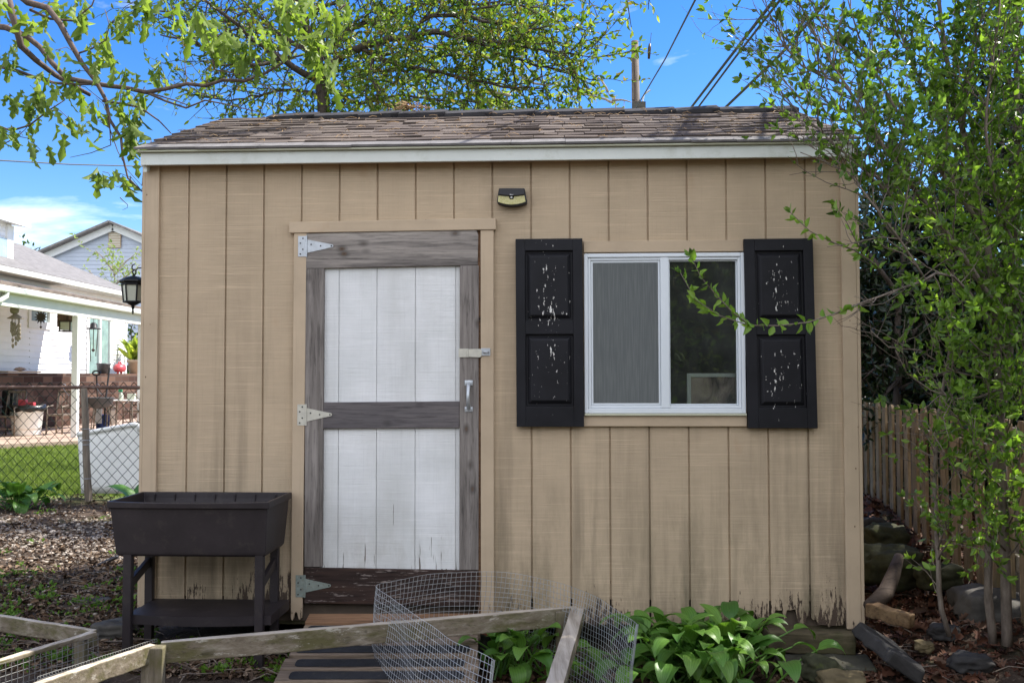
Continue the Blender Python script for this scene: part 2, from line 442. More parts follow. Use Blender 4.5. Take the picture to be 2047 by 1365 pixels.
M['plank_new'] = m_wood('brown_ramp_plank', [(.10,.055,.03),(.19,.105,.058),(.26,.15,.085)], 'x', 24)
M['grip'] = m_simple('black_grip_tape', (.026,.027,.031), .9, 0, .25, 14, .5, 300, .2, dirt=(.06,.055,.045))
M['frame_x'] = m_wood('mossy_gray_board', [(.12,.098,.075),(.215,.185,.145),(.40,.37,.32)], 'x', 22, moss=(.095,.095,.028))
M['frame_top'] = m_wood('bleached_board', [(.30,.27,.235),(.46,.425,.38),(.62,.59,.545)], 'y', 22)
M['frame_topx'] = m_wood('bleached_board_edge', [(.34,.31,.275),(.52,.48,.43),(.66,.63,.58)], 'x', 22)
M['frame_z'] = m_wood('mossy_gray_post', [(.11,.09,.068),(.20,.17,.125),(.34,.30,.235)], 'z', 22, moss=(.10,.095,.03))
M['net'] = m_simple('dull_netting_wire', (.22,.22,.21), .7, .2, .1, 30)
M['wire'] = m_simple('galvanised_wire', (.50,.52,.54), .42, .5, .1, 30)
M['green_wire'] = m_simple('green_coated_wire', (.012,.026,.021), .9, 0, .2, 8, .1, 60, .08)
M['rail'] = m_simple('rusty_brown_pipe', (.14,.085,.065), .6, .3, .35, 9, .15, 60, .4, dirt=(.30,.26,.22))
M['post'] = m_wood('gray_wooden_post', [(.11,.09,.07),(.2,.165,.13),(.3,.26,.21)], 'z', 30)
M['picket'] = m_wood('tan_picket', [(.16,.108,.062),(.28,.20,.118),(.38,.29,.18)], 'z', 26, moss=(.14,.125,.06))
M['timber'] = m_wood('mossy_timber', [(.04,.033,.022),(.08,.066,.04),(.14,.115,.07)], 'x', 14, moss=(.055,.058,.02))
M['block'] = m_simple('mossy_concrete', (.075,.072,.056), .95, 0, .3, 7, .5, 120, .2, dirt=(.065,.075,.03))
M['rock'] = m_simple('gray_stone', (.085,.08,.073), .92, 0, .45, 9, .6, 40, .25, dirt=(.09,.085,.07))
M['rock_moss'] = m_simple('mossy_stone', (.045,.046,.026), .95, 0, .5, 9, .9, 26, .2, dirt=(.06,.075,.018))
M['rock_tan'] = m_simple('yellowish_stone', (.14,.11,.06), .92, 0, .35, 7, .5, 60, .2, dirt=(.11,.10,.045))
M['slab'] = m_simple('dark_gray_slab', (.045,.043,.042), .9, 0, .35, 9, .5, 60, .25)
M['log'] = m_wood('bare_log', [(.032,.021,.016),(.062,.044,.033),(.12,.092,.074)], 'x', 12, knots=False)
M['split'] = m_wood('split_orange_log', [(.06,.032,.016),(.115,.066,.031),(.23,.155,.08)], 'x', 14, knots=False)
M['brick'] = m_simple('red_brick', (.23,.075,.05), .9, 0, .3, 20, .5, 120, .2)
M['white_paint'] = m_simple('white_paint', (.78,.78,.76), .5, 0, .05, 3, .05, 40)
M['white_plastic'] = m_simple('white_plastic', (.85,.855,.82), .35, 0, .06, 3, .05, 20, .5)
M['gutter'] = m_simple('pale_gutter', (.66,.67,.60), .5, 0, .06, 2)
M['beam'] = m_simple('pale_beam', (.62,.615,.56), .6, 0, .06, 2)
M['house_siding'] = m_simple('white_vinyl_siding', (.86,.85,.86), .5, 0, .04, 2, .04, 30)
M['blue_siding'] = m_simple('blue_gray_siding', (.43,.49,.60), .6, 0, .06, 2, .04, 30)
M['house_roof'] = m_simple('gray_roof_shingles', (.19,.18,.178), .95, 0, .3, 5, .6, 60, .2)
M['patio_roof'] = m_simple('brown_roof_shingles', (.17,.135,.115), .95, 0, .45, 3, .6, 60, .2, dirt=(.07,.07,.085))
def m_brickwall():
    t = NT('brick_courses'); o = t.xyz(); cv = t.n('ShaderNodeCombineXYZ'); t.l(o[1], cv.inputs[0]); t.l(o[2], cv.inputs[1])
    b = t.n('ShaderNodeTexBrick'); t.l(cv.outputs[0], b.inputs['Vector'])
    b.inputs['Color1'].default_value = (.055,.028,.02,1); b.inputs['Color2'].default_value = (.20,.12,.085,1); b.inputs['Mortar'].default_value = (.085,.065,.055,1)
    b.inputs['Scale'].default_value = 1; b.inputs['Mortar Size'].default_value = .012; b.inputs['Brick Width'].default_value = .5; b.inputs['Row Height'].default_value = .17; b.inputs['Bias'].default_value = -.35
    return t.done(t.bsdf(b.outputs[0], .9, 0, t.bump(b.outputs[1], .4, -.01), .2))
M['brickwall'] = m_brickwall()
M['paver'] = m_simple('pinkish_pavers', (.42,.31,.25), .9, 0, .2, 4, .3, 40, .2)
M['pink'] = m_simple('red_plastic', (.55,.07,.085), .4, 0, .1)
M['bag'] = m_simple('black_bin_bag', (.012,.012,.013), .25, 0, .2, 9, .7, 18, .5)
M['terracotta'] = m_simple('pale_clay', (.42,.31,.22), .8, 0, .15)
M['pot_black'] = m_simple('dark_gray_pot', (.05,.05,.055), .5)
M['patio_metal'] = m_simple('bronze_furniture_metal', (.20,.16,.125), .5, .4, .2)
M['blue'] = m_simple('blue_plastic', (.02,.05,.22), .4)
M['green_plastic'] = m_simple('green_plastic', (.02,.30,.14), .4)
M['door_glass'] = m_simple('curtained_door_glass', (.33,.46,.43), .15, 0, .25, 3, 0, 10, .6)
M['win_glass'] = m_simple('pale_window_glass', (.34,.42,.46), .12, 0, .2, 4, 0, 10, .6)
M['bronze'] = m_simple('dark_bronze', (.055,.04,.03), .5, .5)
M['chime'] = m_simple('gray_brown_shell', (.25,.20,.15), .7)
M['lamp_black'] = m_simple('matte_black_metal', (.012,.012,.014), .5, .2, .2, 8)
M['lamp_glass'] = m_simple('frosted_lamp_glass', (.55,.57,.47), .25, 0, .1, 6, 0, 10, .5)
def m_led():
    t = NT('yellow_lens_grid')
    b = t.n('ShaderNodeTexBrick'); b.offset = 0; t.l(t.co((1,1,1), rot=(pi/2,0,0)), b.inputs['Vector'])
    b.inputs['Color1'].default_value = (.50,.46,.18,1); b.inputs['Color2'].default_value = (.60,.56,.28,1); b.inputs['Mortar'].default_value = (.25,.22,.06,1)
    b.inputs['Scale'].default_value = 110; b.inputs['Mortar Size'].default_value = .03; b.inputs['Brick Width'].default_value = .6; b.inputs['Row Height'].default_value = .9
    return t.done(t.bsdf(b.outputs[0], .25, 0, None, .5))
M['led'] = m_led()
M['pole'] = m_wood('gray_utility_pole', [(.09,.07,.056),(.15,.12,.10),(.21,.175,.145)], 'z', 14, knots=False)
M['cable'] = m_simple('dark_cable', (.055,.05,.048), .6)
M['bark_oak'] = m_bark('oak_bark', (.075,.055,.048), (.19,.145,.125))
M['bark_dark'] = m_bark('dark_bark', (.045,.036,.030), (.11,.09,.075))
M['bark_pale'] = m_bark('pale_gray_bark', (.17,.14,.115), (.36,.31,.26))
M['bark_twig'] = m_bark('brown_twig_bark', (.10,.078,.062), (.25,.205,.165))
M['leaf_oak'] = m_leaf('young_oak_leaf', [(.09,.15,.03),(.24,.33,.065),(.15,.23,.04),(.31,.40,.10),(.19,.27,.05),(.34,.42,.13)], .54, .5)
M['leaf_mid'] = m_leaf('mixed_tree_leaf', [(.04,.085,.018),(.11,.19,.03),(.20,.29,.04),(.32,.37,.05),(.08,.155,.025),(.15,.23,.035),(.26,.17,.045)], .55, .4)
M['leaf_pale'] = m_leaf('pale_yellow_green_leaf', [(.22,.30,.045),(.32,.38,.06),(.40,.43,.09)], .6, .5)
M['leaf_soft'] = m_leaf('soft_pale_green_leaf', [(.22,.30,.10),(.30,.38,.13),(.36,.43,.17)], .5, .5)
M['leaf_shrub'] = m_leaf('shrub_leaf', [(.07,.135,.026),(.125,.22,.034),(.19,.30,.045),(.25,.37,.065)], .5, .38, .4)
M['leaf_tip'] = m_leaf('fresh_shrub_leaf', [(.17,.31,.04),(.24,.40,.055),(.30,.45,.08)], .45, .38, .4)
M['leaf_holly'] = m_leaf('dark_evergreen_leaf', [(.010,.022,.008),(.022,.042,.014),(.038,.062,.022)], .2, .3, .5)
M['leaf_hosta'] = m_leaf('hosta_leaf', [(.06,.155,.026),(.10,.23,.036),(.145,.30,.048),(.19,.35,.06)], .3, .42, .4, True)
M['leaf_hedge'] = m_leaf('hedge_leaf', [(.03,.07,.015),(.05,.10,.02),(.08,.15,.03)], .4, .5)
M['weed'] = m_leaf('weed_leaf', [(.07,.15,.02),(.13,.24,.03),(.20,.32,.05)], .45, .5)
M['grass'] = m_leaf('grass_blade', [(.13,.19,.045),(.20,.27,.065),(.30,.36,.12)], .5, .5)
def m_dead(name, cols):
    t = NT(name); c = t.ramp(t.island(), [(i/(len(cols)-1), q) for i, q in enumerate(cols)])
    return t.done(t.bsdf(c, .8, 0, None, .25))
M['dead'] = m_dead('brown_dead_leaf', [(.035,.022,.015),(.09,.053,.031),(.15,.097,.062),(.25,.185,.13),(.07,.045,.03)])
M['dead_red'] = m_dead('red_brown_dead_leaf', [(.035,.015,.010),(.08,.032,.019),(.13,.055,.032),(.20,.12,.085),(.06,.035,.022)])
M['straw'] = m_dead('straw_needle', [(.22,.13,.06),(.34,.22,.11),(.42,.30,.18)])
M['twig'] = m_dead('dry_twig', [(.06,.045,.035),(.13,.10,.08),(.24,.20,.16)])
M['pebble'] = m_dead('pale_pebble', [(.13,.10,.08),(.26,.215,.175),(.44,.39,.33),(.18,.13,.095)])
def m_ground():
    t = NT('yard_soil'); v = t.co()
    c = t.mix(t.rng(t.noise(v, 9, 8, .7), .3, .7), (.035,.024,.018), (.105,.075,.055))
    c = t.mix(t.rng(t.noise(v, 1.3, 5, .6), .55, .72, 0, .6), c, (.07,.085,.025))
    c = t.mix(t.rng(t.noise(v, 55, 4, .7), .56, .7, 0, .8), c, (.20,.16,.12))
    y = t.xyz()[1]
    lawn = t.rng(t.math('ADD', y, t.math('MULTIPLY', t.noise(v, 1.5, 3), .8)), 11.5, 12.1)
    g = t.mix(t.rng(t.noise(v, 3, 5, .6), .3, .7), (.11,.16,.04), (.20,.26,.07))
    c = t.mix(lawn, c, g)
    c = t.mix(t.rng(y, 21, 24), c, (.20,.185,.155))
    return t.done(t.bsdf(c, .95, 0, t.bump(t.noise(v, 40, 6, .75), .7, .03), .15))
M['ground'] = m_ground()
# ------------------------------------------------------------------ the shed
shed = thing('garden_shed', 'tan garden shed with gray and white plank door, shingled roof and black shutters', 'shed', (SOX, SOY, 0), rz=PSI)
OFF[shed.name] = Vector((0,0,0))
GW = .2032
XL = lx(294, 345); XR = lx(1706, 340)
ZB = .165; ZT = 2.66; DEPTH = 2.44
def jag(xa, xb, z, amp, step=.011):
    n = max(2, int((xb-xa)/step)); pts = []; h = 0
    for i in range(n+1):
        if rnd.random() < .45: h = rnd.uniform(0, 1)**2*amp
        pts.append((xa+(xb-xa)*i/n, z+h+rnd.uniform(-.002,.002)))
    return pts
# openings
DX0, DX1 = lx(606, 800), lx(958, 800); DZ1 = lz(780, 461)
WX0, WX1 = lx(1172, 660), lx(1487, 660); WZ0, WZ1 = lz(1330, 823), lz(1330, 511)
edges = [XL+.012] + [i*GW for i in range(17)] + [XR-.012]
cuts = sorted(set(edges))
fw = MB()
amps = {0:.02, 1:.055, 2:.12, 3:.05}
def strip(xa, xb, za, zb, amp=None):
    if xb-xa < .004: return
    if amp is None: fw.box(xa, xb, 0, .0095, za, zb)
    else: fw.prism(jag(xa, xb, za, amp)+[(xb,zb),(xa,zb)], 0, .0095)
for i in range(len(edges)-1):
    a, b = edges[i]+.0052*(i > 0), edges[i+1]-.0052*(i < len(edges)-2)
    amp = {0:.03, 1:.05, 2:.11, 3:.13, 14:.02, 15:.075, 16:.10, 17:.045}.get(i, .012)
    segs = [(a, b)]
    out = []
    for xa, xb in segs:     # split at the openings' sides
        ps = [xa] + [q for q in (DX0, DX1, WX0, WX1) if xa < q < xb] + [xb]
        for p, q in zip(ps[:-1], ps[1:]): out.append((p, q))
    for xa, xb in out:
        mid = (xa+xb)/2
        if DX0 < mid < DX1: strip(xa, xb, DZ1, ZT)
        elif WX0 < mid < WX1:
            strip(xa, xb, ZB, WZ0, amp); strip(xa, xb, WZ1, ZT)
        else: strip(xa, xb, ZB, ZT, amp)
# the sheet behind the grooves
zlow = ZB+.13
for xa, xb, za, zb in [(XL+.012, DX0, zlow, ZT), (DX0, DX1, DZ1, ZT), (DX1, WX0, zlow, ZT), (WX0, WX1, zlow, WZ0), (WX0, WX1, WZ1, ZT), (WX1, XR-.012, zlow, ZT)]:
    fw.box(xa, xb, .0098, .03, za, zb)
fw.build('front_wall', M['siding'], shed)
# corner boards
for nm, x0, x1 in (('left', XL, XL+.075), ('right', XR-.072, XR)):
    c = MB(); zb = ZB+.005
    c.prism(jag(x0, x1, zb-.01, .018)+[(x1,ZT),(x0,ZT)], -.020, -.001)
    c.build('corner_board', M['trim_z'], shed, bevel=.002)
    c = MB()
    if nm == 'left': c.box(x0-.018, x0-.001, -.017, .065, zb, ZT)
    else: c.box(x1+.001, x1+.019, -.017, .065, zb-.02, ZT)
    c.build('corner_board', M['trim_z'], shed, bevel=.002)
# roof geometry
YE = -.118; ZE = lz(1000, 287, YE); YR = 1.20; ZR = lz(1050, 229, YR)
SL = sqrt((YR-YE)**2+(ZR-ZE)**2); uy, uz = (YR-YE)/SL, (ZR-ZE)/SL; ny, nz = -uz, uy
RX0, RX1 = lx(270, 291, YE), lx(1719, 283, YE)
print('roof', ZE, ZR, 'slope', uz/uy, 'x', RX0, RX1, 'wall', XL, XR, 'door', DX0, DX1, DZ1)
# side and back walls
for x0, x1 in ((XL, XL+.03), (XR-.03, XR)):
    s_ = MB()
    def zr(y): return ZE + (min(y, 2*YR-y)-YE)*uz/uy - .075
    pts = [(.032, ZB), (DEPTH, ZB), (DEPTH, zr(DEPTH)), (YR, zr(YR)), (.032, zr(.032))]
    vs = [(x0,y,z) for y, z in pts]+[(x1,y,z) for y, z in pts]
    s_.add(vs, [(4,3,2,1,0),(5,6,7,8,9)]+[(i,(i+1)%5,5+(i+1)%5,5+i) for i in range(5)])
    for k in range(12):
        pass
    s_.build('side_wall', M['siding'], shed)
MB().box(XL+.03, XR-.03, DEPTH-.03, DEPTH, ZB, 2.6).build('back_wall', M['dark_in'], shed)
MB().box(XL+.03, XR-.03, .032, DEPTH-.03, ZB+.0, ZB+.135).build('floor', M['dark_in'], shed)
MB().box(XL+.02, XR-.02, .034, .07, ZB-.02, ZB+.13).build('sill_beam', M['timber'], shed)
# fascia, drip edge, soffit
fz0, fz1 = lz(1000, 321.5, -.09), lz(1000, 297, -.09)
fb = MB().box(RX0+.018, RX1-.02, -.09, -.068, fz0, fz1)
fb.box(RX0+.010, RX0+.032, -.066, 2*YR+.10, fz0+.012, fz1-.002) if False else None
fb.build('fascia', M['fascia'], shed, bevel=.002)
MB().box(RX0+.006, RX1-.008, -.1115, -.066, fz1+.001, ZE-.0075).build('drip_edge', M['drip'], shed, bevel=.002)
MB().box(RX0+.03, RX1-.03, -.067, -.001, fz0+.016, fz0+.030).build('soffit', M['trim_x'], shed)
for xa, xb in ((RX0+.02, RX0+.04), (RX1-.042, RX1-.022)):
    rk = MB()
    for (ya, yb) in ((YE+.055, YR), (2*YR-YE-.055, YR)):
        za = ZE+(.055)*uz/uy-.025; zb = ZR-.03
        lo = [(xa,ya,za-.11),(xb,ya,za-.11),(xb,yb,zb-.11),(xa,yb,zb-.11)]
        hi = [(x,y,z+.10) for x,y,z in lo]
        rk.hexa(lo, hi) if yb > ya else rk.hexa([lo[i] for i in (3,2,1,0)], [hi[i] for i in (3,2,1,0)])
    rk.build('rake_board', M['fascia'], shed)
dk = MB()
for sgn in (1, -1):
    P = [(YE+.06, ZE-.012+.04*uz/uy), (YR, ZR-.012-.02*uz)]
    q = lambda y: y if sgn > 0 else 2*YR-y
    lo = [(RX0+.02,q(P[0][0]),P[0][1]-.022),(RX1-.02,q(P[0][0]),P[0][1]-.022),(RX1-.02,q(P[1][0]),P[1][1]-.022),(RX0+.02,q(P[1][0]),P[1][1]-.022)]
    hi = [(x,y,z+.02) for x,y,z in lo]
    dk.hexa(lo, hi) if sgn > 0 else dk.hexa([lo[i] for i in (3,2,1,0)], [hi[i] for i in (3,2,1,0)])
roof = dk.build('roof', M['dark_in'], shed)
sh = MB(); rs = random.Random(5)
NC = 11; EXP = SL/NC
for side in (1, -1):
    for k in range(0 if side < 0 else 1, NC):
        x = RX0 - rs.uniform(0, .15)
        while x < RX1:
            w = rs.choice((.09,.12,.15,.19,.23))*rs.uniform(.85, 1.15)
            xa, xb = max(RX0+rs.uniform(-.006,.006), x), min(RX1+rs.uniform(-.006,.006), x+w)
            x += w
            if xb-xa < .02: continue
            s0 = k*EXP + rs.uniform(-.010,.010); s1 = min(SL+.005, s0+EXP*1.45)
            t0, t1 = .0085+rs.uniform(-.003,.006), .004
            l = rs.uniform(-.002,.003); cu = rs.uniform(-.003,.004)
            def pt(xx, s, h, q=0):
                y, z = YE+uy*s+ny*h, ZE+uz*s+nz*h
                return (xx, y if side > 0 else 2*YR-y, z)
            g = .002
            lo = [pt(xa+g,s0,l+.001),pt(xb-g,s0,l+cu),pt(xb-g,s1,-.003),pt(xa+g,s1,-.003)]
            hi = [pt(xa+g,s0,l+t0),pt(xb-g,s0,l+t0+cu),pt(xb-g,s1,t1-.002),pt(xa+g,s1,t1-.002)]
            if side > 0: sh.hexa(lo, hi)
            else: sh.hexa([lo[i] for i in (3,2,1,0)], [hi[i] for i in (3,2,1,0)])
sh.build('shingles', M['shingle'], roof)
ev = MB(); x = RX0-.008
while x < RX1:
    w = rs.uniform(.22, .42); xb = min(RX1+.008, x+w)
    s0 = -.005+rs.uniform(-.003,.003); s1 = EXP*1.4
    def pt(xx, s, h): return (xx, YE+uy*s+ny*h, ZE+uz*s+nz*h)
    cu = rs.uniform(-.002,.003)
    ev.hexa([pt(x+.001,s0,-.006),pt(xb-.001,s0,-.006+cu),pt(xb-.001,s1,-.004),pt(x+.001,s1,-.004)],
            [pt(x+.001,s0,.005),pt(xb-.001,s0,.005+cu),pt(xb-.001,s1,.003),pt(x+.001,s1,.003)])
    x = xb
ev.build('eave_course', M['eave_shingle'], roof)
rc = MB(); x = lx(545, 232, YR)
while x < RX1-.05:
    w = rs.uniform(.26, .34); xb = min(RX1, x+w+.05); h = rs.uniform(.012,.022); d = .15
    t0, t1 = rs.uniform(.014,.021), rs.uniform(.020,.031)
    for sgn in (1, -1):
        yy = YR-sgn*d*uy; zz = ZR-d*uz
        lo = [(x,yy,zz+.008),(xb,yy,zz+.010),(xb,YR,ZR+.010),(x,YR,ZR+.008)]
        hi = [(x,yy,zz+.008+t0),(xb,yy,zz+.012+t1),(xb,YR,ZR+.014+t1),(x,YR,ZR+.010+t0)]
        rc.hexa(lo, hi) if sgn > 0 else rc.hexa([lo[i] for i in (3,2,1,0)], [hi[i] for i in (3,2,1,0)])
    x += w
rc.build('ridge_cap', M['ridge'], roof)

# ------------------------------------------------------------------ door
def rect(px0, py0, px1, py1, off):
    ym, xm = (py0+py1)/2, (px0+px1)/2
    return lx(px0, ym, off), lx(px1, ym, off), lz(xm, py1, off), lz(xm, py0, off)
# trim: head and two jambs (the left one rotted at the foot)
x0, x1, z0, z1 = rect(578, 444, 991, 464, -.03)
MB().prism([(x0,lz(578,466,-.03)),(x1,lz(991,459,-.03)),(x1,lz(991,436,-.03)),(x0,lz(578,444,-.03))], -.032, -.002).build('door_head_trim', M['trim_x'], shed, bevel=.003)
xa, xb = lx(584, 800, -.022), lx(607, 800, -.022); zj = lz(595, 1240, -.022)
MB().prism([(xa,zj+.012),(xa+.006,zj),(xa+.014,zj+.006),(xa+.018,zj+.03),(xa+.026,zj+.045),(xa+.034,zj+.04),(xa+.040,zj+.012),(xa+.046,zj+.004),(xb-.003,zj+.014),(xb,zj+.09),
           (lx(613,466,-.022), lz(600,464.5,-.022)),(lx(588,466,-.022), lz(600,464.5,-.022))], -.024, -.002).build('door_jamb_trim', M['trim_z'], shed, bevel=.002)
xa, xb = lx(961, 800, -.022), lx(987, 800, -.022)
MB().prism([(xa,ZB+.02),(xb,ZB+.015),(xb,lz(975,460,-.022)),(xa,lz(975,460,-.022))], -.024, -.002).build('door_jamb_trim', M['trim_z'], shed, bevel=.002)
MB().box(lx(955.5,800), lx(961,800), -.012, .03, ZB+.02, DZ1-.004).build('door_stop', M['plank_new'], shed)
door = MB().box(DX0+.012, DX1-.012, .010, .03, lz(780,1200), DZ1-.012).build('door', M['dark_in'], shed)
OFF[door.name] = Vector((0,0,0))
pan = MB()
gx = [640, 677, 753, 830, 911, 924]; yp = -.004
def pcol(px, py): return lx(px, py, yp)
for za, zb in ((lz(780,860,yp)-.01, lz(780,530,yp)), (lz(780,1145,yp), lz(780,850,yp))):
    pass
zt, zm0, zm1, zb_ = lz(780,530,yp), lz(780,810,yp), lz(780,850,yp), lz(780,1140,yp)
for i in range(5):
    a, b = pcol(gx[i], 800)+.0022, pcol(gx[i+1], 800)-.0022
    pan.box(a, b, yp, .002, zm0-.002, zt); 
    pan.prism(jag(a, b, zb_, .012)+[(b,zm1),(a,zm1)], yp, .002)
pan.box(pcol(640,800), pcol(924,800), .0022, .0095, zb_+.01, zt)
pan.build('white_panel', M['white_siding'], door)
yo = -.024
def board(name, pts, mat, y0=yo, y1=-.002, bev=.003):
    return MB().prism([(lx(px,py,yo), lz(px,py,yo)) for px, py in pts], y0, y1).build(name, mat, door, bevel=bev)
board('top_rail', [(611,537),(955,530),(956,470),(953,461),(940,459),(612,467)], M['gray_x'])
board('stile', [(608,1133),(644,1133),(648,536.6),(611,537.4)], M['gray_z'])
board('stile', [(918,1139),(956.5,1139),(957,530.5),(919,531.2)], M['gray_z'])
board('middle_rail', [(645,857),(917.6,855),(918,802),(646.5,804)], M['gray_mid'], yo+.002)
board('bottom_rail', [(607.5,1205),(956,1213),(956.5,1140.5),(608,1134.5)], M['dark_rail'])
def hinge(px0, py0, px1, py1, tipx, tipy, mat):
    y = -.027; h = MB()
    xa, xb = lx(px0,py0,y), lx(px1,py0,y); za, zb = lz(px0,py1,y), lz(px0,py0,y)
    h.box(xa, xb-.004, y, y+.0025, za, zb)
    kx = xb; h.tube([(kx,y-.001,za-.001),(kx,y-.001,zb+.001)], .0042, 8)
    xt, zt_ = lx(tipx,tipy,y), lz(tipx,tipy,y); zc = (za+zb)/2
    top, bot = zt_+.040, zt_-.034
    tip = [(xt+.006*cos(a), zt_+.0075*sin(a)) for a in (-1.4,-.7,0,.7,1.4)]
    h.prism([(kx+.003,zt_-.036)]+tip+[(kx+.003,zt_+.034)], y, y+.0025)
    o = h.build('hinge', mat, door); OFF[o.name] = Vector((0,0,0))
    sc = MB()
    for fx, fz in ((.3,.12),(.62,.35),(.3,.65),(.62,.88)): pts = (xa+(xb-.004-xa)*fx, za+(zb-za)*fz); sc.lathe([(.0042,0),(.0042,.002)], (pts[0],0,0), 8) if False else sc.tube([(pts[0],y-.0015,pts[1]),(pts[0],y+.001,pts[1])], .0042, 8)
    for f in (.18,.55,.97): sc.tube([(kx+(xt-kx)*f,y-.0015,zt_+(.008 if f<.3 else 0)),(kx+(xt-kx)*f,y+.001,zt_+(.008 if f<.3 else 0))], .0042, 8)
    sc.build('screw', M['screw'], door) if False else None
    for v, f in ((sc.v, sc.f),):
        n0 = len(h.v)
    o2 = MB(); o2.v = sc.v; o2.f = sc.f; o2.m = sc.m
    return o, o2
hd = []
for args in ((596,472,613,513,664,491.5,M['zinc']), (594.5,808,612,850,661,828.5,M['zinc_paint']), (591,1149,609.5,1193,659,1170,M['zinc_green'])):
    o, sc = hinge(*args); hd.append(sc)
    # the screw heads belong to the hinge's own mesh
    import bmesh
    bm = bmesh.new(); bm.from_mesh(o.data); o.data.materials.append(M['screw'])
    vs = [bm.verts.new(p) for p in sc.v]
    for f in sc.f:
        fc = bm.faces.new([vs[i] for i in f]); fc.material_index = 1
    bm.to_mesh(o.data); bm.free()
# pull handle
y = -.026; hx = lx(937,790,y); hz1, hz0 = lz(937,760,y), lz(937,823,y)
h = MB()
h.box(hx-.021, hx+.021, y-.002, y, hz1-.028, hz1); h.box(hx-.021, hx+.021, y-.002, y, hz0, hz0+.026)
pts = []
for i in range(11):
    t_ = i/10; pts.append((hx, y-.003-.035*sin(pi*t_)**.7, hz1-.022+(hz0-hz1+.040)*t_))
h.tube(pts, [.011,.011,.0095,.009,.009,.009,.009,.009,.0095,.011,.011], 8)
h.build('handle', M['zinc'], door, smooth=True, bevel=.002)
# hasp latch across the gap
x0, x1, z0, z1 = rect(917, 697, 934, 714, y)
h = MB().box(x0, x1, y-.004, y, z0, z1)
h.tube([(x1+.003,y-.004,z0),(x1+.003,y-.004,z1)], .005, 8)
xe = lx(963,706,y)
h.prism([(x1+.008,z0+.002),(xe-.008,z0-.001),(xe,z0+.008),(xe,z1-.008),(xe-.008,z1-.001),(x1+.008,z1-.002)], y-.006, y-.002)
h.box(lx(952,706,y)-.006, lx(952,706,y)+.004, y-.0065, y-.0055, (z0+z1)/2-.003, (z0+z1)/2+.004)
h.build('latch', M['zinc_paint'], door, bevel=.001)
xs0, xs1, zs0, zs1 = rect(961.5, 696, 980, 711, y)
h = MB().box(xs0, xs1, y-.003, y+.001, zs0, zs1)
h.tube([(xs0+.012,y-.004,(zs0+zs1)/2),(xs0+.02,y-.022,(zs0+zs1)/2),(xs1-.012,y-.022,(zs0+zs1)/2),(xs1-.008,y-.003,(zs0+zs1)/2)], .004, 8)
h.build('latch_staple', M['zinc'], shed, bevel=.001)

# ------------------------------------------------------------------ window
yw = -.030
def wr(px0, py0, px1, py1, off=yw): return rect(px0, py0, px1, py1, off)
x0, x1, z0, z1 = wr(1168, 506, 1490, 826)
win = MB()
def ring(mb, x0, x1, z0, z1, w, y0, y1, wb=None, wt=None):
    wb = wb or w; wt = wt or w
    mb.box(x0, x0+w, y0, y1, z0, z1); mb.box(x1-w, x1, y0, y1, z0, z1)
    mb.box(x0+w, x1-w, y0, y1, z1-wt, z1); mb.box(x0+w, x1-w, y0, y1, z0, z0+wb)
ring(win, x0, x1, z0, z1, .020, yw, .035, wb=.026)
window = win.build('window', M['vinyl'], shed, bevel=.003); OFF[window.name] = Vector((0,0,0))
f2 = MB(); ring(f2, x0+.021, x1-.021, z0+.027, z1-.021, .014, yw+.008, .03)
mx0, mx1 = lx(1321,660,yw), lx(1338,660,yw)
f2.box(mx0, mx1, yw+.002, .03, z0+.0275, z1-.0215)
f2.build('frame', M['vinyl'], window, bevel=.002)
f3 = MB(); ring(f3, x0+.036, mx0-.001, z0+.042, z1-.036, .011, yw+.014, .028)
f3.build('sash', M['vinyl'], window, bevel=.002)
f4 = MB(); ring(f4, mx1+.001, x1-.036, z0+.042, z1-.036, .006, yw+.022, .028)
f4.build('sash', M['vinyl'], window, bevel=.001)
MB().box(x0+.047, mx0-.012, yw+.013, yw+.0135, z0+.053, z1-.047).build('screen', M['screen'], window)
MB().box(x0+.047, mx0-.012, yw+.016, yw+.018, z0+.053, z1-.047).build('glass', M['glass'], window)
MB().box(mx1+.007, x1-.042, yw+.030, yw+.032, z0+.048, z1-.042).build('glass', M['glass'], window)
MB().box(x0-.0, x1+.002, yw-.008, yw+.02, z0-.012, z0-.001).build('sill', M['drip'], window, bevel=.002)
a, b, c, d = wr(1167, 481, 1490, 503.5, -.02)
MB().box(a, b, -.022, -.001, c, d).build('window_head_trim', M['trim_x'], shed, bevel=.002)
a, b, c, d = wr(1167, 830, 1493, 852, -.02)
MB().box(a, b, -.022, -.001, c, d).build('window_foot_trim', M['trim_x'], shed, bevel=.002)

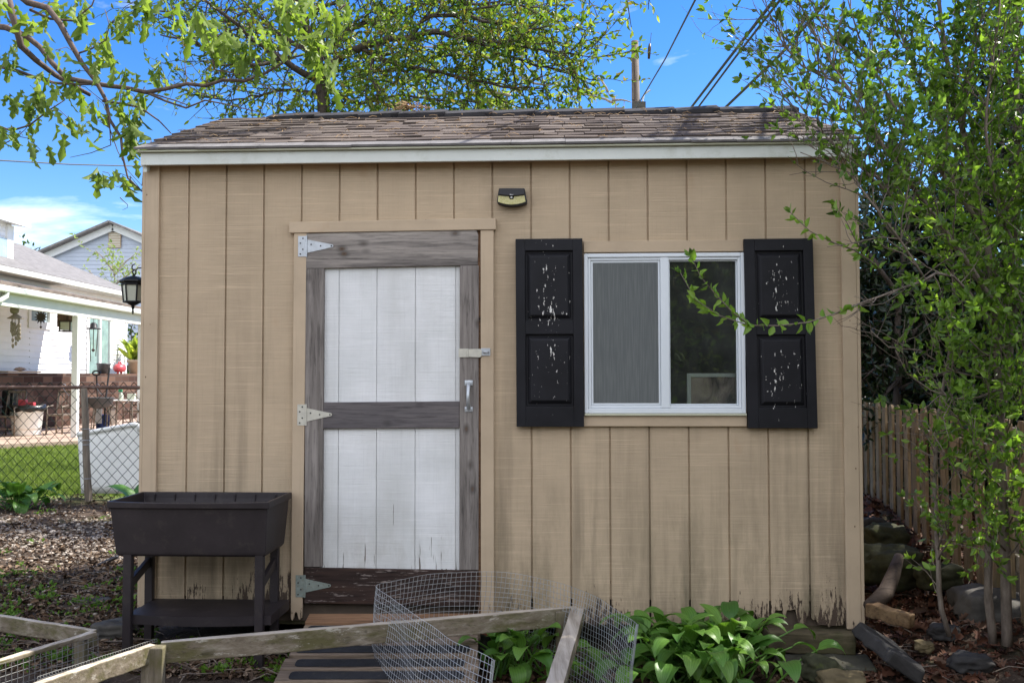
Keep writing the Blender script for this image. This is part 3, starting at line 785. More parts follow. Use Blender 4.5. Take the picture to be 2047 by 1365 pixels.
# ------------------------------------------------------------------ shutters
def shutter(px0, py0, px1, py1, pans, skew):
    ys = -.046; mb = MB()
    x0, x1, z0, z1 = wr(px0, py0, px1, py1, ys)
    cx, cz = (x0+x1)/2, (z0+z1)/2
    P = [wr(*p, ys) for p in pans]
    rx0, rx1 = P[0][0], P[0][1]
    mb.box(x0, rx0, ys, -.012, z0, z1); mb.box(rx1, x1, ys, -.012, z0, z1)
    zs = [z0] + [q for p in (P[1], P[0]) for q in (p[2], p[3])] + [z1]
    for i in (0, 2, 4): mb.box(rx0, rx1, ys, -.012, zs[i], zs[i+1])
    for p in P:
        a, b, c, d = rx0, rx1, p[2], p[3]
        mb.box(a, b, ys+.018, -.013, c, d)
        e = .012; g = .030; yb, yt = ys+.0175, ys+.002
        B = [(a+e,yb,c+e),(b-e,yb,c+e),(b-e,yb,d-e),(a+e,yb,d-e)]
        T = [(a+g,yt,c+g),(b-g,yt,c+g),(b-g,yt,d-g),(a+g,yt,d-g)]
        mb.add(B+T, [(4,5,6,7),(0,1,5,4),(1,2,6,5),(2,3,7,6),(3,0,4,7)])
    mb.v = [(x-cx+skew*(z-cz), y, z-cz) for x, y, z in mb.v]
    o = mb.build('shutter', M['shutter'], shed, bevel=.0025)
    o.location = (cx, 0, cz)
    return o
shutter(1031.5, 477, 1166, 853, [(1050,501,1146,641),(1050,668,1146,812)], -.004)
shutter(1491.5, 477, 1630, 856, [(1512,501,1609,641),(1514,669,1611,815)], -.013)

# things fixed to the shed ------------------------------------------------------
# picture frame leaning inside the window
pf = MB(); yi = .075
x0, x1, z0, z1 = rect(1374, 746, 1500, 850, yi); z0 -= .1
ring(pf, x0, x1, z0, z1, .020, yi, yi+.02)
po = thing('picture_frame', 'pale picture frame leaning inside the shed window pane', 'picture frame', S((x0+x1)/2, yi, z0))
pf.xf(S).build('frame', M['white_paint'], po, bevel=.002)
t = NT('crumpled_pink_fabric'); nn = t.noise(t.co((9,9,5)), 1, 4, .6, 1.2)
M['cloth'] = t.done(t.bsdf(t.ramp(nn, [(.32,(.05,.035,.03)),(.5,(.42,.30,.26)),(.7,(.62,.48,.42))]), .8, 0, t.bump(nn, .8, .03)))
MB().box(x0+.021, x1-.021, yi+.010, yi+.013, z0+.021, z1-.021).xf(S).build('picture', M['cloth'], po)
# solar light
yl = -.055
def zp(zx, zy): return (985+zx*80/2047, 370+zy*48/1228)
def lp(zx, zy, off): px, py = zp(zx, zy); return (lx(px,py,off), lz(px,py,off))
lo = thing('solar_light', 'black solar motion light with yellow lens mounted high on the shed wall', 'wall light', S(lx(1023,400), -.03, lz(1023,411)))
body = [(215,890),(330,960),(600,1050),(960,1085),(1330,1050),(1600,985),(1745,920),(1750,800),(1690,450),(1640,190),(1600,160),(340,160),(310,200),(270,450),(215,800)]
MB().prism([lp(*p,yl) for p in body], yl, -.001).xf(S).build('housing', M['lamp_black'], lo, bevel=.004)
lens = [(268,860),(450,925),(700,985),(960,1000),(1250,975),(1500,915),(1680,850),(1640,650),(1610,530),(1300,555),(1090,590),(1075,700),(1020,740),(890,740),(850,690),(835,590),(600,570),(290,545)]
MB().prism([lp(*p,yl-.003) for p in lens], yl-.004, yl-.0005).xf(S).build('lens', M['led'], lo)
top = [(320,500),(600,540),(960,570),(1300,545),(1600,505),(1620,440),(1590,190),(360,190),(330,440)]
px_, pz_ = lp(960,560,yl)
MB().prism([lp(*p,yl-.010) for p in top], yl-.014, yl-.0005).xf(S).build('solar_panel', M['black'], lo, bevel=.003)
cx, cz = lp(960,640,yl-.006)
sn = MB(); prof = [(.0001,-.007),(.0035,-.0055),(.0052,-.001),(.0055,.004)]
sn.v = []; n = 14
sn.lathe(prof, (0,0,0), n); sn.v = [(cx+x, yl-.006+z, cz+y) for x,y,z in sn.v]
sn.xf(S).build('motion_sensor', M['white_plastic'], lo, smooth=True)
cu = bpy.data.curves.new('maker_mark', 'FONT'); cu.body = 'Baxia'; cu.size = .0085; cu.align_x = 'CENTER'; cu.align_y = 'CENTER'; cu.extrude = .0003
cu.materials.append(M['white_paint']); tm0 = bpy.data.objects.new('maker_mark', cu); me_ = bpy.data.meshes.new_from_object(tm0); bpy.data.objects.remove(tm0); tm = bpy.data.objects.new('maker_mark', me_); COL.objects.link(tm)
mx_, mz_ = lp(960,495,yl-.015); wp = S(mx_, yl-.0148, mz_)
tm.parent = lo; tm.location = wp-Vector(lo.location); tm.rotation_euler = (pi/2, 0, PSI)
# hanging lantern on the shed's left side
LX = XL-.105; LY = .12
c = at(266, 590, S(LX, LY, 0).y); ls = S(LX, LY, 0).y/1900.0
lo = thing('hanging_lantern', 'black six sided hanging lantern on a hook beside the shed corner', 'lantern', (c.x, c.y, at(266,627,c.y).z))
def hz(py): return at(266, py, c.y).z
def r6(pr, n=6, a0=pi/6): 
    return [(r, hz(py)) for r, py in pr]
def lat(pr, n, a0=0):
    mb = MB(); k = len(pr)
    vs = [(c.x+r*cos(2*pi*j/n+a0), c.y+r*sin(2*pi*j/n+a0), hz(py)) for r, py in pr for j in range(n)]
    fs = [(i*n+j, i*n+(j+1)%n, (i+1)*n+(j+1)%n, (i+1)*n+j) for i in range(k-1) for j in range(n)]
    fs += [tuple(range(n-1,-1,-1)), tuple((k-1)*n+j for j in range(n))]
    return mb.add(vs, fs)
ps = ls
lat([(21*ps,568),(27*ps,563.5),(26.5*ps,561),(19*ps,556.5),(10*ps,553),(4*ps,551.5)], 6, .2).build('roof', M['lamp_black'], lo, bevel=.001)
lat([(10*ps,606),(17*ps,603),(20.5*ps,570)], 6, .2).build('glass', M['lamp_glass'], lo)
fr = MB()
for j in range(6):
    a = .2+2*pi*j/6
    fr.tube([(c.x+r*ps*cos(a), c.y+r*ps*sin(a), hz(py)) for r, py in ((21.5,567),(20,585),(17.6,603))], 1.7*ps, 6)
for r, py in ((21.8,569),(18,603.5)):
    fr.tube([(c.x+r*ps*cos(.2+2*pi*j/6), c.y+r*ps*sin(.2+2*pi*j/6), hz(py)) for j in range(7)], 2*ps, 6)
fr.build('cage', M['lamp_black'], lo)
lat([(1*ps,628),(2.2*ps,623),(1.4*ps,618.5),(2.6*ps,617),(3.4*ps,611),(8*ps,609),(14*ps,605)], 12).build('finial', M['lamp_black'], lo, smooth=True)
hk = MB()
hk.tube([(c.x,c.y,hz(552)),(c.x+.4*ps,c.y,hz(548)),(c.x-2*ps,c.y,hz(544)),(c.x+1*ps,c.y,hz(539)),(c.x+5*ps,c.y,hz(541)),(c.x+5*ps,c.y,hz(546)),(c.x+2*ps,c.y,hz(551))], 1.5*ps, 6)
hk.build('ring', M['lamp_black'], lo)
e = S(XL+.0, LY, 0)
hk = MB().tube([(c.x+3*ps,c.y,hz(528)),(c.x-1.5*ps,c.y,hz(530)),(c.x-3*ps,c.y,hz(535)),(c.x-.5*ps,c.y,hz(540)),(c.x+4*ps,c.y,hz(541)),(c.x+9*ps,c.y,hz(536)),(e.x,e.y,hz(533))], 1.2*ps, 6)
hk.build('hook', M['lamp_black'], lo)
# ------------------------------------------------------------------ raised planter on legs
def tub():
    YB, YF = .035, -.43     # shed-local depth of the back and front rim
    xbl, xbr = lx(283,971,-YB), lx(583,970,-YB)
    root = thing('raised_planter', 'dark brown plastic planter tub on four legs with a low shelf', 'planter', S((xbl+xbr)/2, -.23, .02))
    zr = lz(430, 1003, YF)
    def q(px, py, off): return (lx(px,py,off), lz(px,py,off))
    X0, X1 = lx(213,1003,YF), lx(538,1003,YF)
    print('tub', X0, X1, xbl, xbr, 'rim z', zr, lz(430,971,-YB))
    b0, b1 = lx(232,1110,YF+.03), lx(530,1110,YF+.03); zb = lz(400,1108,YF+.03)
    yb0, yb1 = YF+.03, -YB-.045
    mb = MB(); N = 14
    def loop(xa, xb, ya, yb_, z, bow=0, sag=0):
        pts = []
        for i in range(N): t = i/N; pts.append((xa+(xb-xa)*t, ya-bow*sin(pi*t), z-sag*sin(pi*t)))
        for i in range(4): t = i/4; pts.append((xb, ya+(yb_-ya)*t, z))
        for i in range(N): t = i/N; pts.append((xb+(xa-xb)*t, yb_, z))
        for i in range(4): t = i/4; pts.append((xa, yb_+(ya-yb_)*t, z))
        return pts
    L = [loop(b0+.01,b1-.01,yb0+.01,yb1-.01,zb-.012), loop(b0,b1,yb0,yb1,zb), loop(b0-.002,b1+.002,yb0-.002,yb1+.002,zb+.012),
         loop(X0+.012,X1-.012,YF+.012,-YB-.012,zr-.034,.006), loop(X0,X1,YF,-YB,zr-.032,.008), loop(X0,X1,YF,-YB,zr,.010,.006),
         loop(X0+.018,X1-.018,YF+.018,-YB-.018,zr,.010,.006), loop(X0+.022,X1-.022,YF+.022,-YB-.022,zr-.03,.006), loop(b0+.02,b1-.02,yb0+.02,yb1-.02,zb+.03)]
    k = len(L[0])
    vs = [p for l in L for p in l]
    fs = [tuple(range(k-1,-1,-1)), tuple((len(L)-1)*k+i for i in range(k))]
    for j in range(len(L)-1):
        for i in range(k): fs.append((j*k+i, j*k+(i+1)%k, (j+1)*k+(i+1)%k, (j+1)*k+i))
    mb.add(vs, fs)
    for i in range(7):    # inner ribs under the back rim
        x = X0+.08+i*(X1-X0-.16)/6
        mb.box(x-.004, x+.004, -YB-.028, -YB-.019, zr-.045, zr-.008)
    mb.xf(S).build('tub', M['planter'], root, bevel=.003)
    ms = MB()   # soil left in the tub
    ms.box(b0+.03, b1-.03, yb0+.03, yb1-.03, zb+.031, zb+.10)
    ms.xf(S).build('soil', M['dark_in'], root)
    lw = .042
    fl, fr = lx(256,1200,YF+.05), lx(519,1200,YF+.05)
    bl, br = lx(299,1180,-YB-.06), lx(549,1180,-YB-.06)
    for x, y in ((fl,YF+.05),(fr,YF+.05),(bl,-YB-.06),(br,-YB-.06)):
        p = S(x,y,0)
        MB().box(x-lw/2, x+lw/2, y-.018, y+.018, gz(p.x,p.y)-.03, zb+.03).xf(S).build('leg', M['planter'], root, bevel=.004)
    for xa, xb in ((fl, bl), (fr, br)):
        MB().beam(S(xa,YF+.06,zb-.155), S(xb,-YB-.07,zb-.09), .022, .045).build('side_brace', M['planter'], root, bevel=.003)
    zs = lz(400,1228,YF+.06)
    sm = MB(); n = 12
    xs0, xs1 = fl-.005, fr+.055
    def edge(t): return YF+.055-.03*sin(pi*t)
    for (ya, yb_) in ((None, -.245), (-.240, -YB-.03)):
        lo, hi = [], []
        for i in range(n+1):
            t = i/n; x = xs0+(xs1-xs0)*t
            y0 = edge(t) if ya is None else ya
            sagz = -.004*sin(pi*t)
            lo.append(((x,y0,zs-.045+sagz),(x,yb_,zs-.045))); hi.append(((x,y0,zs+sagz),(x,yb_,zs+.004)))
        for i in range(n):
            sm.hexa([lo[i][0],lo[i+1][0],lo[i+1][1],lo[i][1]], [hi[i][0],hi[i+1][0],hi[i+1][1],hi[i][1]])
    sm.xf(S).build('shelf', M['planter'], root)
tub()

# ------------------------------------------------------------------ plank ramp at the door
def ramp():
    root = thing('plank_ramp', 'weathered plank ramp with black grip strips leading up to the shed door', 'ramp', (-.62, 4.5, 0))
    x0, x1 = -1.05, -.165
    yA, zA = 4.93, .232; yB, zB = 3.85, .055
    n = 9
    for i in range(n):
        t0 = i/n+.004; t1 = (i+1)/n-.010
        j = rnd.uniform(-.012,.012); k = rnd.uniform(-.012,.012); dz = rnd.uniform(-.005,.005)
        a, b = (yA+(yB-yA)*t0, zA+(zB-zA)*t0+dz), (yA+(yB-yA)*t1, zA+(zB-zA)*t1+dz)
        lo = [(x0+j,b[0],b[1]-.035),(x1+k,b[0],b[1]-.035),(x1+k,a[0],a[1]-.035),(x0+j,a[0],a[1]-.035)]
        hi = [(x,y,z+.035) for x,y,z in lo]
        MB().hexa(lo, hi).build('plank', M['plank_new' if i == 0 else 'plank'], root, bevel=.005)
        if i in (1, 3, 4, 5, 6, 7):
            sm = MB(); e = .006
            xa, xb = x0+.045+rnd.uniform(-.02,.02), x1-.04+rnd.uniform(-.02,.01)
            f = .16; ya, yb_ = a[0]+(b[0]-a[0])*f, a[0]+(b[0]-a[0])*(1-f)
            zf = lambda y: a[1]+(b[1]-a[1])*((y-a[0])/(b[0]-a[0]))+.0015
            r = .022; pts = []
            for cx, cy, s0 in ((xb-r,yb_+r,-90),(xb-r,ya-r,0),(xa+r,ya-r,90),(xa+r,yb_+r,180)):
                for q in range(5):
                    an = radians(s0+q*22.5); pts.append((cx+r*cos(an), cy+r*sin(an)))
            m = len(pts)
            vs = [(x,y,zf(y)) for x,y in pts]+[(x,y,zf(y)+.0022) for x,y in pts]
            sm.add(vs, [tuple(range(m-1,-1,-1)), tuple(range(m,2*m))]+[(q,(q+1)%m,m+(q+1)%m,m+q) for q in range(m)])
            sm.build('grip_strip', M['grip'], root)
    for x in (x0+.06, (x0+x1)/2, x1-.06):
        MB().hexa([(x-.02,yB+.02,-.03),(x+.02,yB+.02,-.03),(x+.02,yA-.02,-.03),(x-.02,yA-.02,-.03)],
                  [(x-.02,yB+.02,zB-.045),(x+.02,yB+.02,zB-.045),(x+.02,yA-.02,zA-.045),(x-.02,yA-.02,zA-.045)]).build('bearer', M['timber'], root)
ramp()

# ------------------------------------------------------------------ raised garden frames in front
def m_rail(axis):
    """mossy on its faces, paler on the upward edge"""
    t = NT('garden_frame_board_'+axis)
    st = {'x': (1.6,24,24), 'y': (24,1.6,24)}[axis]
    g = t.noise(t.co(st), 1, 5, .65, .6); g2 = t.noise(t.co(tuple(a*3.6 for a in st)), 1, 4, .7)
    c = t.ramp(g, [(.2,(.10,.078,.055)),(.5,(.20,.165,.12)),(.8,(.40,.355,.29))])
    c = t.mix(t.rng(t.noise(t.co(tuple(a*.5 for a in st)), 1.3, 5, .7), .44, .62, 0, .75), c, (.095,.09,.028))
    c = t.mix(t.rng(g2, .55, .72, 0, .7), c, (.045,.035,.026))
    c = t.mix(t.rng(t.noise(t.co(tuple(a*.8 for a in st), loc=(4,1,2)), 1.2, 5, .75), .60, .66, 0, .8), c, (.46,.43,.36))
    k = t.voro(t.co(tuple(3.2 if q < 5 else 5 for q in st), loc=(.3,.2,.1)), 1)
    c = t.mix(t.rng(k, .16, .05, 0, .85), c, (.045,.04,.03))
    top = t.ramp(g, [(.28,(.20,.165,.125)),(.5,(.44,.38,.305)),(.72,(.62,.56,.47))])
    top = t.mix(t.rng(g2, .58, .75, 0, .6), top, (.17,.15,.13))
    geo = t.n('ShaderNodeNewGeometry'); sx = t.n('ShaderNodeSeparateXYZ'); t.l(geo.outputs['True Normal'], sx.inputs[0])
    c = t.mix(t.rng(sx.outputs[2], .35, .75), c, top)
    h = t.math('ADD', g, t.math('MULTIPLY', g2, .8))
    return t.done(t.bsdf(c, .88, 0, t.bump(h, .5, .005), .2))
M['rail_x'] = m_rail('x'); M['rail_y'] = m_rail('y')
# the larger frame
ZF = .335
def on(px, py, z): p = gr(px, py, z); return (p.x, p.y)
A = on(322, 1282, ZF); B = on(1153, 1211, ZF)
nB = on(1108, 1365, ZF); nA_dir = on(222, 1313, ZF)
bx = B[0]+(nB[0]-B[0])*1.35, B[1]+(nB[1]-B[1])*1.35
ax_ = A[0]+(nA_dir[0]-A[0])*2.4, A[1]+(nA_dir[1]-A[1])*2.4
print('frame', A, B, bx, ax_)
fr1 = thing('garden_bed', 'long weathered wooden garden frame crossing in front of the ramp, mossy boards', 'garden bed', ((A[0]+B[0])/2, (A[1]+B[1])/2-.4, 0))
def frail(p, q, z0, z1, h, th, mat, root, n=10):
    return MB().beam((p[0],p[1],z0-h/2), (q[0],q[1],z1-h/2), th, h, n=n, jit=.0018).build('rail', mat, root, bevel=.005)
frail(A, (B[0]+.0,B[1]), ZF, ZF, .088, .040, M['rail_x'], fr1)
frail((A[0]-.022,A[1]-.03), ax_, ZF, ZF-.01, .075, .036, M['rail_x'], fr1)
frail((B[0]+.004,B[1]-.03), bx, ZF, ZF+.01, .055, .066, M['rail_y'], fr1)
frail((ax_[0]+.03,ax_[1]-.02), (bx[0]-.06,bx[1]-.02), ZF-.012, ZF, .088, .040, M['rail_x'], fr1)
def fpost(x, y, z, w, d, root, lean=(0,0)):
    return MB().hexa([(x-w/2+lean[0],y-d/2,-.03),(x+w/2+lean[0],y-d/2,-.03),(x+w/2+lean[0],y+d/2,-.03),(x-w/2+lean[0],y+d/2,-.03)],
                     [(x-w/2,y-d/2,z-.004),(x+w/2,y-d/2,z-.004),(x+w/2,y+d/2,z),(x-w/2,y+d/2,z)]).build('post', M['frame_z'], root, bevel=.006)
fpost(A[0]-.012, A[1]-.045, ZF-.004, .088, .05, fr1, (-.008,0))
fpost(B[0]-.062, B[1]-.047, ZF-.006, .085, .05, fr1)
fpost(ax_[0]+.05, ax_[1]+.04, ZF-.03, .085, .05, fr1); fpost(bx[0]-.05, bx[1]+.05, ZF-.03, .085, .05, fr1)
# wire netting stapled along the left rail
wn = MB()
def netting(mb, p, q, ztop, zbot, step, r, wob=0):
    p, q = Vector((*p,0)), Vector((*q,0)); L = (q-p).length; n = int(L/step); m = int((ztop-zbot)/step)
    for j in range(m+1):
        z = ztop-j*step
        mb.tube([p.lerp(q,i/8)+Vector((0,0,z+wob*sin(i*2+j))) for i in range(9)], r, 4, caps=False)
    for i in range(n+1):
        a = p.lerp(q, i/n); mb.tube([a+Vector((0,0,ztop)), a+Vector((wob*2,0,(ztop+zbot)/2)), a+Vector((0,0,zbot))], r, 4, caps=False)
netting(wn, (A[0]-.03,A[1]+.03), (ax_[0],ax_[1]+.05), ZF+.004, ZF-.009, .0125, .0008, .001)
wn.build('wire_netting', M['net'], fr1)
# the smaller frame by the left edge
ZG = .30
C = on(190, 1258, ZG); D0 = on(-40, 1214, ZG); E = on(76, 1293, ZG)
far = D0[0]-.35, D0[1]+.09
nE = C[0]+(E[0]-C[0])*2.6, C[1]+(E[1]-C[1])*2.6
nF = far[0]+(nE[0]-C[0]), far[1]+(nE[1]-C[1])
fr2 = thing('garden_bed', 'smaller pale wooden garden frame with wire netting, left of the planter legs', 'garden bed', ((C[0]+nF[0])/2, (C[1]+nF[1])/2, 0))
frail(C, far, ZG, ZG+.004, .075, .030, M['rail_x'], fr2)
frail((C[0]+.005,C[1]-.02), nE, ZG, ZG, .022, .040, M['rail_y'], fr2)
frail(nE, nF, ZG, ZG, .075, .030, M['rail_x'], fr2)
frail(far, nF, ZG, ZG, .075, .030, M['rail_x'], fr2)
for p in (C, far, nE, nF): fpost(p[0]-.04 if p in (C, nE) else p[0]+.04, p[1]-.05 if p in (C,far) else p[1]+.05, ZG-.03, .05, .04, fr2)
wn = MB(); netting(wn, (C[0]+.022,C[1]-.02), (nE[0]+.022,nE[1]), ZG-.012, ZG-.16, .027, .0013, .001)
wn.build('wire_netting', M['net'], fr2)

# ------------------------------------------------------------------ loose coil of hardware cloth
def coil():
    # plan of the top edge, from the end by the hostas round the far side to the free inner end
    ZC = .45
    top = [(1274,1248),(1262,1240),(1235,1220),(1200,1197),(1150,1175),(1100,1160),(1050,1149),(1000,1144),(950,1142),(900,1143.5),(850,1149),(800,1158),(765,1165),(754,1171),(760,1181),(780,1193),(810,1214),(850,1243),(900,1275),(950,1302),(985,1320)]
    P = [gr(px, py, ZC) for px, py in top]
    # resample evenly
    L = [0]
    for a, b in zip(P[:-1], P[1:]): L.append(L[-1]+(b-a).length)
    def pos(s):
        for i in range(len(L)-1):
            if s <= L[i+1] or i == len(L)-2:
                t = (s-L[i])/(L[i+1]-L[i]); p0 = P[max(0,i-1)]; p1 = P[i]; p2 = P[i+1]; p3 = P[min(len(P)-1,i+2)]
                return .5*((2*p1)+(p2-p0)*t+(2*p0-5*p1+4*p2-p3)*t*t+(3*p1-p0-3*p2+p3)*t**3)
    mb = MB(); hs, vsn = .0245, .0250
    n = int(L[-1]/vsn); ring_ = [pos(L[-1]*i/n) for i in range(n+1)]
    print('coil length', L[-1], 'pieces', n)
    rows = int((ZC-.0)/hs)
    def wob(i, z): 
        u = 1-z/ZC
        return Vector((-.05*u + .006*sin(i*.31+z*14), .004*sin(i*.23+z*9), .0025*sin(i*.4+z*30)))
    for j in range(rows+1):
        z = ZC-j*hs
        pts = [Vector((p.x,p.y,z))+wob(i,z) for i, p in enumerate(ring_)]
        mb.tube(pts, 0.0012, 3, caps=False)
    for i, p in enumerate(ring_):
        mb.tube([Vector((p.x,p.y,z))+wob(i,z) for z in (ZC,ZC*.8,ZC*.6,ZC*.4,ZC*.2,.0)], 0.0012, 3, caps=False)
    # selvedge folded at the two ends
    for i in (0, n):
        for d in (-.004, 0, .004): mb.tube([Vector((ring_[i].x+d,ring_[i].y+d,z))+wob(i,z) for z in (ZC,ZC*.6,ZC*.3,0)], .0012, 4)
    tag(mb.build('wire_mesh', M['wire']), 'loose open coil of galvanised wire mesh standing on the plank ramp', 'wire mesh')
coil()

# ------------------------------------------------------------------ chain link fence at the back left
def chainlink():
    YF = 11.06
    L0, R0 = at(-900, 775, YF), at(292, 775, YF)
    root = thing('chain_link_fence', 'green chain link fence with rusty top rail and leaning wooden post', 'fence', ((L0.x+R0.x)/2, YF, 0))
    zt = at(100, 772, YF).z
    MB().tube([(L0.x,YF,at(0,771,YF).z),((L0.x+R0.x)/2,YF,zt),(R0.x+.4,YF,at(290,775,YF).z)], .021, 10).build('top_rail', M['rail'], root, smooth=True)
    a, b = at(167.5,776,YF-.03), at(177,1001,YF-.03)
    MB().tube([a, a.lerp(b,.3)+Vector((.004,0,0)), a.lerp(b,.6)-Vector((.006,0,0)), b], [.036,.038,.04,.043], 9).build('post', M['post'], root, smooth=False)
    w = MB()
    for f in (.36,.46,.50,.80): 
        p = a.lerp(b, f); MB().lathe([(.044,-.003),(.047,0),(.044,.003)], p, 10, cap=False).build('tie_wire', M['zinc'], root)
    for px in (128, 195):
        p = at(px, 772, YF); w = MB(); w.tube([(p.x+.024*cos(q),p.y+.0,p.z+.026*sin(q)-.0) for q in [i*pi/4 for i in range(9)]], .0025, 4)
        w.tube([(p.x,p.y-.02,p.z-.02),(p.x+.03,p.y-.01,p.z-.07),(p.x+.06,p.y,p.z-.11)], .0025, 4); w.build('tie_wire', M['zinc'], root)
    for px in (-880, -350, 292): 
        p = at(px, 776, YF); MB().tube([(p.x,YF,-.05),(p.x,YF,p.z+.05)], .025, 10).build('post', M['rail'], root)
    z0, z1 = .035, zt+.045; s = .0655
    mb = MB(); x = L0.x; n = int((z1-z0)/s*1.0); k = 0
    # every wire zigzags up; neighbours hook into each other
    hstep = s*.93
    while x < R0.x+.35:
        for ph in (0,):
            pts = []
            for i in range(n+1):
                z = z0+(z1-z0)*i/n
                pts.append((x+(.5*hstep if (i+k)%2 else -.5*hstep), YF+(.004 if i%2 else -.004), z))
            mb.tube(pts, .0042, 4, caps=False)
        x += hstep; k += 1
    mb.build('mesh', M['green_wire'], root)
chainlink()

# white plastic sheet behind the fence
Yp = 11.35
def pp(px, py, dy=0): return at(px, py, Yp+dy)
root = thing('plastic_panel', 'large white moulded plastic panel standing behind the chain link fence', 'panel', pp(215, 986))
mb = MB(); n = 16; rows = []
for j in range(9):
    v = j/8; row = []
    for i in range(n+1):
        u = i/n
        py_top = 868-20*min(1,u*1.15)+ (0 if u < .93 else (u-.93)*180)
        px = 155+(287-155)*u + v*(7*(1-u)) + (-9 if u > .9 else 0)*(1-v)**2*8*(u-.9)
        py = py_top+(986-py_top)*v
        row.append(pp(px, py, .035*sin(u*pi)*(1-v)+ .05*(u-.5)*sin(v*3)+.10*(1-v)))
    rows.append(row)
vs = [p for r in rows for p in r]; m_ = len(vs)
vs += [p+Vector((0,.04,0)) for p in vs]
W = n+1; fs = []
for j in range(8):
    for i in range(n):
        a = j*W+i; fs.append((a, a+W, a+W+1, a+1)); fs.append((m_+a, m_+a+1, m_+a+W+1, m_+a+W))
for i in range(n): fs.append((i, i+1, m_+i+1, m_+i)); a = 8*W+i; fs.append((a+1, a, m_+a, m_+a+1))
for j in range(8): a = j*W; fs.append((a+W, a, m_+a, m_+a+W)); b = a+n; fs.append((b, b+W, m_+b+W, m_+b))
mb.add(vs, fs); mb.build('sheet', M['white_plastic'], root, smooth=True)
mb = MB().tube([rows[0][i]+Vector((0,-.005,.0)) for i in range(n+1)], .028, 8); mb.build('rolled_rim', M['white_plastic'], root, smooth=True)

# ------------------------------------------------------------------ picket fence on the right
def picket():
    P0, P1 = Vector((3.32, 9.6)), Vector((2.46, 3.4))
    root = thing('picket_fence', 'tan wooden picket fence with narrow gaps running beside the shed under the shrubs', 'fence', ((P0.x+P1.x)/2, (P0.y+P1.y)/2, .15))
    L = (P1-P0).length; d = (P1-P0)/L; nrm = Vector((-d.y, d.x)) 
    if nrm.x > 0: nrm = -nrm
    pitch = .222; w = .108; k = int(L/pitch)
    def c3(p, z): return Vector((p.x, p.y, z))
    for i in range(k):
        p = P0+d*(i*pitch); g = gz(p.x, p.y); z1 = 1.215+rnd.uniform(-.008,.008); z0 = g-.04
        a = p+nrm*.0
        lean = rnd.uniform(-.006,.006); t = .02
        q = [a-d*w/2, a+d*w/2, a+d*w/2+nrm*t, a-d*w/2+nrm*t]
        b = [c3(v, z0) for v in q]; m1 = [c3(v+d*lean, z1-.03) for v in q]
        e = .024; u = [a-d*(w/2-e), a+d*(w/2-e), a+d*(w/2-e)+nrm*t, a-d*(w/2-e)+nrm*t]
        tp = [c3(v+d*lean, z1) for v in u]
        mb = MB(); vs = b+m1+tp
        fs = [(0,1,2,3)]+[(j*4+i_, j*4+(i_+1)%4, j*4+4+(i_+1)%4, j*4+4+i_)[::-1] for j in range(2) for i_ in range(4)]+[(11,10,9,8)]
        mb.add(vs, fs); mb.build('picket', M['picket'], root)
    for z in (.42, .98):
        mb = MB(); mb.beam(c3(P0-nrm*.025, z+.06), c3(P1-nrm*.025, z), .04, .085, n=6, jit=.002); mb.build('rail', M['frame_x'], root)
    for i in range(4):
        p = P0+d*(.4+i*1.9)-nrm*.09; mb = MB().box(p.x-.045,p.x+.045,p.y-.045,p.y+.045,-.05,1.15); mb.build('post', M['post'], root)
picket()

# ------------------------------------------------------------------ stones, block, logs
def stone(name, label, cat, px, py0, py1, w, Y, mat, seed, flat=1.0, rot=0, depth=None, ang=.25):
    """px centre, py0 top, py1 foot, w width in pixels, all at depth Y"""
    r = random.Random(seed); s = Y/1900
    c = at(px, py1, Y); hh = (py1-py0)*s; hw = w*s/2; dp = depth or hw*.8
    import mathutils.noise as mn
    import bmesh
    bm = bmesh.new(); bmesh.ops.create_icosphere(bm, subdivisions=4, radius=1)
    off = Vector((seed*3.1, seed*1.7, seed*.9)); 
    for v in bm.verts:
        p = v.co.copy()
        # flatten the ball towards a block
        m = max(abs(p.x), abs(p.y), abs(p.z)); p = p.lerp(p/m, .38)
        nz_ = mn.noise(p*1.1+off)*.34+mn.noise(p*2.7+off)*.17-abs(mn.noise(p*5+off))*.10+mn.noise(p*11+off)*.03
        p = p*(1+nz_)
        v.co = p
    xs = [v.co.x for v in bm.verts]; zs = [v.co.z for v in bm.verts]
    sx = 2/(max(xs)-min(xs)); sz = 2/(max(zs)-min(zs)); mx = (max(xs)+min(xs))/2; mz = (max(zs)+min(zs))/2
    R = Matrix.Rotation(rot, 3, 'Y')
    vs = []
    for v in bm.verts:
        q = Vector(((v.co.x-mx)*sx*hw, v.co.y*dp, (v.co.z-mz)*sz*hh*.62)); q = R @ q
        vs.append((c.x+q.x, c.y+q.y+dp*.4, c.z+hh*.40+q.z))
    mb = MB(); mb.add(vs, [tuple(x.index for x in f.verts) for f in bm.faces]); bm.free()
    return tag(mb.build(name, M[mat], smooth=True), label, cat)
